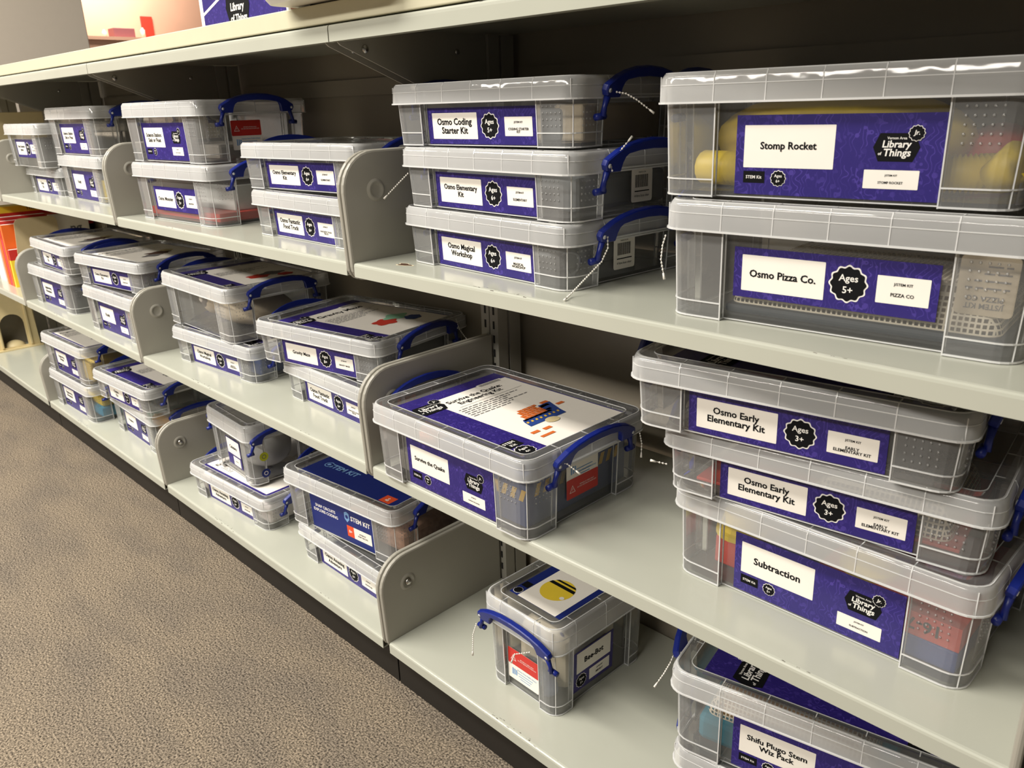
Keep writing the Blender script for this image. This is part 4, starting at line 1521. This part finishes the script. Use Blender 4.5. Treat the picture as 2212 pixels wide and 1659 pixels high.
mb.sphere((-0.061, -0.0815, 0.056), 0.0085, WHITE, 14, 8, (1, 0.6, 1))
mb.build('eye', pe)
inbox('eyeb', 'slate_case', 'dark slate case in the flat box beneath the plush toy box', 'case', (0.03, 0.0, 0), 0, slab(0.22, 0.18, 0.040, SLATE), 0.004)
inbox('grav', 'dark_tray', 'dark grey tray in the maze box', 'tray', (0.04, 0, 0), 0, slab(0.20, 0.18, 0.040, GREYF), 0.004)
inbox('stem', 'orange_parts_bag', 'clear bag of orange parts in the navy-carded box', 'bag', (0.06, 0.0, 0), 0, slab(0.17, 0.17, 0.045, pbr('orange_parts', srgb(222, 165, 140), 0.6, vary=0.6, scale=70)), 0.012)
inbox('whitebox', 'white_case', 'white and pink case in the milky flat box', 'case', (0, 0, 0), 0, slab(0.292, 0.205, 0.045, pbr('white_case', srgb(238, 228, 226), 0.5)), 0.008)
mb = MB()
mb.sphere((0, 0, 0.05), 0.05, POLYBAG, 16, 12, (1.5, 1.2, 1.05))
mb.sphere((0.01, 0, 0.036), 0.034, pbr('grey_parts', srgb(175, 172, 172), 0.6, vary=0.4), 14, 10, (1.7, 1.5, 0.95))
inbox('tallC', 'crinkled_bag', 'crinkled clear bag of grey cubes in the small upright box', 'bag', (0.01, 0.0, 0), 0, mb)
# left bay contents
for key, specs in {'LA2b': ((REDP, -0.09, 'red'), (BLUEP, 0.0, 'blue'), (YELLOW, 0.095, 'yellow')), 'LB2b': ((pbr('coral_block', srgb(232, 120, 100), 0.5), -0.06, 'coral'), (GREENP, 0.06, 'teal'))}.items():
    for mat, xx, nm in specs:
        inbox(key, nm+'_block', '%s block seen below the card of the %s box' % (nm, 'left upper' if key == 'LA2b' else 'left middle'), 'block', (xx, -0.015, 0), 0, slab(0.08, 0.17, 0.022 if nm != 'yellow' else 0.05, mat), 0.002)
inbox('LB1b', 'black_carton', 'black and grey carton seen at the right of the far left deep box', 'carton', (0.092, -0.004, 0), 0, slab(0.112, 0.20, 0.055, DGREY), 0.002)
inbox('LC1b', 'blue_pieces', 'heap of light blue pieces low in the far left bottom box', 'toy', (0.07, 0.0, 0), 0, slab(0.16, 0.18, 0.034, pbr('cyan_pieces', srgb(60, 160, 205), 0.5, vary=0.3)), 0.01)
inbox('LC1b', 'yellow_pieces', 'yellow pieces above the light blue heap', 'toy', (0.07, 0.0, 0.0342), 0, slab(0.15, 0.17, 0.032, YELLOW), 0.008)
inbox('LC1t', 'pale_yellow_tray', 'pale yellow tray in the upper far left bottom box', 'tray', (0.05, -0.004, 0), 0, slab(0.20, 0.19, 0.06, pbr('pale_yellow', srgb(240, 210, 120), 0.5)), 0.006)
inbox('LC2b', 'green_tray', 'pale green tray on the floor of the box behind the bottom left divider', 'tray', (0, 0, 0), 0, slab(0.29, 0.20, 0.018, GREENP), 0.004)
inbox('LC2b', 'orange_ring', 'orange pieces at the right of the pale green tray', 'toy', (0.08, 0.0, 0.0182), 0, slab(0.12, 0.16, 0.050, pbr('amber_pieces', srgb(235, 165, 50), 0.5)), 0.012)

# ---------------------------------------------------------------- bead chains
CH = [
    ([(.388, .125, .982), (.396, .132, .980), (.406, .139, .973), (.419, .146, .962)], 'white bead chain hanging to the right from the topmost flat box handle'),
    ([(.411, .089, .898), (.408, .089, .906), (.412, .098, .916), (.417, .110, .929)], 'white bead chain sticking up from the middle flat box handle'),
    ([(.404, .091, .822), (.407, .088, .810), (.405, .079, .795), (.400, .055, .778), (.3985, .030, .7635), (.4035, .018, .7625)], 'white bead chain drooping from the lowest flat box handle onto the shelf'),
    ([(.046, .082, .882), (.036, .066, .865), (.029, .055, .853)], 'white bead chain reaching left from the middle flat box'),
    ([(.492, .080, .833), (.492, .075, .823), (.494, .070, .809), (.499, .068, .795)], 'white bead chain on the left side of the netted pouch box'),
    ([(.373, .041, .540), (.379, .046, .538), (.389, .051, .530)], 'white bead chain at the near end of the lid-sheet box handle'),
    ([(.386, .191, .536), (.391, .189, .523), (.393, .186, .511)], 'white bead chain at the far end of the lid-sheet box handle'),
    ([(.534, .072, .319), (.533, .064, .306), (.530, .055, .293), (.527, .046, .283)], 'white bead chain on the left side of the teal tray box'),
    ([(-.115, .297, .595), (-.106, .297, .577), (-.095, .301, .562)], 'white bead chain at the far end of the maze box handle'),
    ([(.323, .026, .232), (.314, .020, .229), (.303, .016, .224), (.298, .016, .212)], 'white bead chain looped in front of the small tall box sticker'),
    ([(.214, .023, .228), (.212, .017, .211), (.213, .014, .183)], 'white bead chain hanging from the left of the small tall box handle'),
    ([(.508, .075, .568), (.499, .067, .571)], 'stub of white bead chain left of the second flat box at right'),
]
for pts, lab in CH:
    mb = MB()
    P = [Vector(p) for p in pts]
    for a, b in zip(P[:-1], P[1:]):
        n = max(2, int((b-a).length/0.0032))
        for i in range(n):
            mb.sphere(tuple(a.lerp(b, i/n)), 0.00125, BEAD, 6, 4)
    mb.tube([tuple(p) for p in P], 0.0004, BEAD, 4)
    mb.tube([tuple(P[-1]), tuple(P[-1]+(P[-1]-P[-2]).normalized()*0.007)], [0.0011, 0.0016], BEAD, 6)
    tag(mb.build('bead_chain'), lab, 'chain', 'white bead chains on the handles')

# ---------------------------------------------------------------- far left bay: books, bookend, games, arched stand
for k, (x, th, h, d, mat, mat2, lab) in enumerate((
        (-2.075, 0.016, 0.125, 0.12, BOOKYELLOW, BOOKRED, 'thin book with a yellow and red spine next to the beige bookend'),
        (-2.100, 0.018, 0.205, 0.14, BOOKORANGE, BOOKORANGE, 'slim orange book standing left of the yellow one'),
        (-2.122, 0.014, 0.215, 0.14, BOOKPINK, BOOKRED, 'slim pink-red book with a pale top, left of the orange one'),
        (-2.150, 0.026, 0.225, 0.15, BOOKORANGE, BOOKRED, 'thick orange-red book at the left edge of the picture'))):
    t = thing('book', lab, 'book', (x, 0.040, ZB+0.0003), 0, 'books leaning on the bookend')
    mb = MB()
    mb.box(-th/2, th/2, 0, d, 0, h*0.72, mat)
    mb.box(-th/2, th/2, 0, d, h*0.72, h, mat2)
    mb.build('cover', t)
    pg = MB()
    pg.box(-th/2+0.0015, th/2-0.0015, 0.002, d+0.0004, 0.003, h+0.0004, WHITE)
    pg.build('pages', t)
mb = MB()
po = [(0.052, 0), (0.200, 0)]+arc(0.180, 0.205, 0.020, 0, PI/2, 5)+arc(0.090, 0.205, 0.020, PI/2, PI, 5)
mb.prism(po, -2.056, -2.053, BEIGEP, 'x')
mb.box(-2.056, -1.96, 0.07, 0.185, 0.0004, 0.002, BEIGEP)
tag(mb.build('bookend', None, (0, 0, ZB)), 'plain beige metal bookend with rounded corners on the middle shelf', 'bookend')
t = thing('board_game', 'tall board game box with yellow and red top behind the bookend', 'game', (-2.30, 0.05, ZB+0.0003))
mb = MB()
mb.box(0, 0.075, 0, 0.27, 0, 0.232, WHITE)
mb.box(-0.0005, 0.0755, -0.0005, 0.2705, 0.200, 0.230, RED)
mb.box(-0.0005, 0.0755, -0.0005, 0.2705, 0.230, 0.252, BOOKYELLOW)
mb.build('carton', t)
mb = MB()
mb.text('THE #1 BEST', 0.15, 0.241, 0.16, 0.012, 0.0762, INK, 0.02)
mb.v = [(z, x, y) for x, y, z in mb.v]
mb.build('lettering', t)
t = thing('board_game', 'white board game box edge lettered ng behind the bookend', 'game', (-2.115, 0.19, ZB+0.0003))
mb = MB()
mb.box(0, 0.035, 0, 0.118, 0, 0.222, WHITE)
mb.build('carton', t, bevel=0.001)
mb = MB()
mb.text('ng', 0.075, 0.165, 0.04, 0.030, 0.0356, GREYINK, 0.02)
mb.v = [(z, x, y) for x, y, z in mb.v]
mb.build('lettering', t)
t = thing('board_game', 'red and black board game box deepest behind the bookend', 'game', (-2.20, 0.19, ZB+0.0003))
mb = MB()
mb.box(0, 0.07, 0, 0.150, 0, 0.175, INK)
mb.box(0, 0.07, 0, 0.150, 0.175, 0.222, RED)
mb.build('carton', t)
mb = MB()
mb.text('L', 0.135, 0.195, 0.012, 0.018, 0.0706, PALEINK, 0.02)
mb.v = [(z, x, y) for x, y, z in mb.v]
mb.build('lettering', t)

# arched cream stand on the bottom shelf, face towards +x
ta = thing('arched_stand', 'cream plastic stand with an arched opening on the far left bottom shelf', 'stand', (-2.60, 0.03, ZC+0.0003))
mb = MB()
outer = [(0.0, 0.0), (0.168, 0.0), (0.160, 0.02), (0.158, 0.27), (0.0, 0.27)]
hole = [(0.040, 0.012)]+[(0.083-0.043*math.cos(a*PI/10), 0.100+0.043*math.sin(a*PI/10)) for a in range(11)]+[(0.126, 0.012)]
# frame = left jamb, right jamb, sill, spandrel strips around the arch
mb.box(-0.006, 0.0, 0.0, 0.168, 0.0, 0.012, BEIGE)
mb.prism([(0, 0.012), (0.040, 0.012), (0.040, 0.100), (0.040, 0.27), (0, 0.27)], -0.006, 0.0, BEIGE, 'x')
mb.prism([(0.126, 0.012), (0.168, 0.012), (0.158, 0.27), (0.126, 0.27), (0.126, 0.1)], -0.006, 0.0, BEIGE, 'x')
top = [(0.083-0.043*math.cos(a*PI/10), 0.100+0.043*math.sin(a*PI/10)) for a in range(11)]
for a, b in zip(top[:-1], top[1:]):
    mb.prism([a, b, (b[0], 0.27), (a[0], 0.27)], -0.006, 0.0, BEIGE, 'x')
mb.build('arched_face', ta)
mb = MB()
for y in (0.030, 0.134):
    mb.box(0.0, 0.006, y, y+0.006, 0.012, 0.215, BEIGE)
mb.box(0.0, 0.012, -0.004, 0.176, 0.0, 0.006, BEIGE)
mb.build('trim', ta)
mb = MB()
mb.box(-0.09, -0.006, 0.0, 0.006, 0, 0.27, BEIGE)
mb.box(-0.09, -0.006, 0.162, 0.168, 0, 0.27, BEIGE)
mb.box(-0.09, -0.006, 0.0, 0.168, 0.264, 0.27, BEIGE)
mb.box(-0.094, -0.09, 0.0, 0.168, 0.0, 0.27, pbr('stand_back', srgb(140, 132, 118), 0.6))
mb.build('hollow_case', ta)
mb = MB()
mb.sphere((-0.03, 0.083, 0.0), 0.04, BEIGE, 16, 8, (0.8, 1, 0.8), zmin=0.0)
mb.build('mound', ta)
mb = MB()
mb.box(-2.46, -2.38, 0.10, 0.32, ZA+0.0004, ZA+0.235, BEIGEP)
tag(mb.build('beige_carton', bevel=0.002), 'plain beige carton in shadow at the far left of the upper shelf', 'carton')

# ---------------------------------------------------------------- on top of the counter
TOPZ = ZT+0.0276
t = thing('sign_stand', 'purple Library of Things sign standing on the counter', 'sign', (-0.405, 0.10, TOPZ), -0.02)
mb = MB()
mb.box(-0.165, 0.155, -0.002, 0.002, 0, 0.26, WHITE)
mb.build('backing', t)
mb = MB()
mb.rect(-0.001, 0.131, 0.300, 0.246, 0, PURPLE)
pts = [(-0.151+0.17*math.sin(a*PI/24), 0.037+0.05*(math.sin(a*PI/24))) for a in range(13)]
for (a, b) in zip(pts[:-1], pts[1:]):
    mb.add([(a[0], a[1]-0.002, 0.0003), (b[0], b[1]-0.002, 0.0003), (b[0], b[1]+0.003, 0.0003), (a[0], a[1]+0.003, 0.0003)], [(0, 1, 2, 3)], WHITE)
mb.build('printed_sheet', t, (0, -0.0025, 0), (PI/2, 0, 0))
mb = MB()
w_ = 0.088
mb.add([(-0.015-w_*0.5, 0.040, 0), (-0.015-w_*0.36, 0.008, 0), (-0.015+w_*0.36, 0.008, 0), (-0.015+w_*0.5, 0.040, 0), (-0.015+w_*0.36, 0.085, 0), (-0.015-w_*0.36, 0.085, 0)], [(0, 1, 2, 3, 4, 5)], INK)
mb.text('Vernon Area', -0.018, 0.056, 0.034, 0.005, 0.0003, PALEINK, 0.015)
mb.text('Library', -0.015, 0.038, 0.058, 0.017, 0.0003, PALEINK, 0.025, shear=0.1)
mb.text('of Things', -0.013, 0.020, 0.068, 0.016, 0.0003, PALEINK, 0.025, shear=0.1)
mb.build('library_emblem', t, (0, -0.0030, 0), (PI/2, 0, 0))

t = thing('white_device', 'white plastic device overhanging the counter edge at the top', 'device', (0.03, 0.07, TOPZ))
mb = MB()
mb.loft([z3(rrect(0.125, 0.105, 0.02), 0.002), z3(rrect(0.130, 0.110, 0.024), 0.008), z3(rrect(0.130, 0.110, 0.024), 0.045), z3(rrect(0.124, 0.104, 0.02), 0.052)], DEVICE, True, True)
mb.build('housing', t)
mb = MB()
for x in (-0.08, 0.08):
    mb.tube([(x, -0.05, 0.0), (x, -0.05, 0.003)], 0.01, INK, 10)
    mb.tube([(x, 0.05, 0.0), (x, 0.05, 0.003)], 0.01, INK, 10)
mb.build('rubber_feet', t)
mb = MB()
mb.rect(-0.075, 0.022, 0.012, 0.006, 0, INK)
mb.rect(-0.055, 0.024, 0.02, 0.008, 0, INK)
mb.build('ports', t, (0, -0.1103, 0), (PI/2, 0, 0))

# ---------------------------------------------------------------- room beyond
mb = MB()
mb.box(-3.26, -3.2, -0.55, 0.815, 0.0, 2.1, GREYPANEL)
tag(mb.build('shelf_end_panel', bevel=0.004), 'tall plain grey end panel of a bookcase behind the counter at top left', 'panel')
mb = MB()
mb.box(-7.995, -7.98, 3.03, 3.15, 1.60, 1.93, REDP)
tag(mb.build('wall_plaque', bevel=0.004), 'narrow red plaque on the bright wooden wall', 'plaque')
t = thing('bookcase', 'pale bookcase top far off against the bright wooden wall', 'bookcase', (-7.75, 2.75, 0))
mb = MB()
mb.box(-0.2, 0.2, -0.55, 0.42, 0, 1.66, WOODW)
mb.build('carcass', t)
mb = MB()
mb.box(-0.22, 0.22, -0.57, 0.44, 1.66, 1.69, WOODW)
mb.build('top', t)
mb = MB()
mb.box(-7.75, -7.6, 2.60, 2.80, 1.691, 1.775, MAROON)
tag(mb.build('maroon_box', bevel=0.004), 'low maroon box on the far bookcase under the bright wall', 'box')
for y, h in ((2.53, 1.76), (2.90, 1.79)):
    mb = MB()
    mb.tube([(-7.66, y, 1.6905), (-7.66, y, h-0.02), (-7.66, y, h-0.012), (-7.66, y, h)], [0.022, 0.022, 0.010, 0.010], DEVICE, 12)
    tag(mb.build('white_bottle'), 'small white bottle %s of the maroon box far off' % ('left' if y < 2.7 else 'right'), 'bottle')
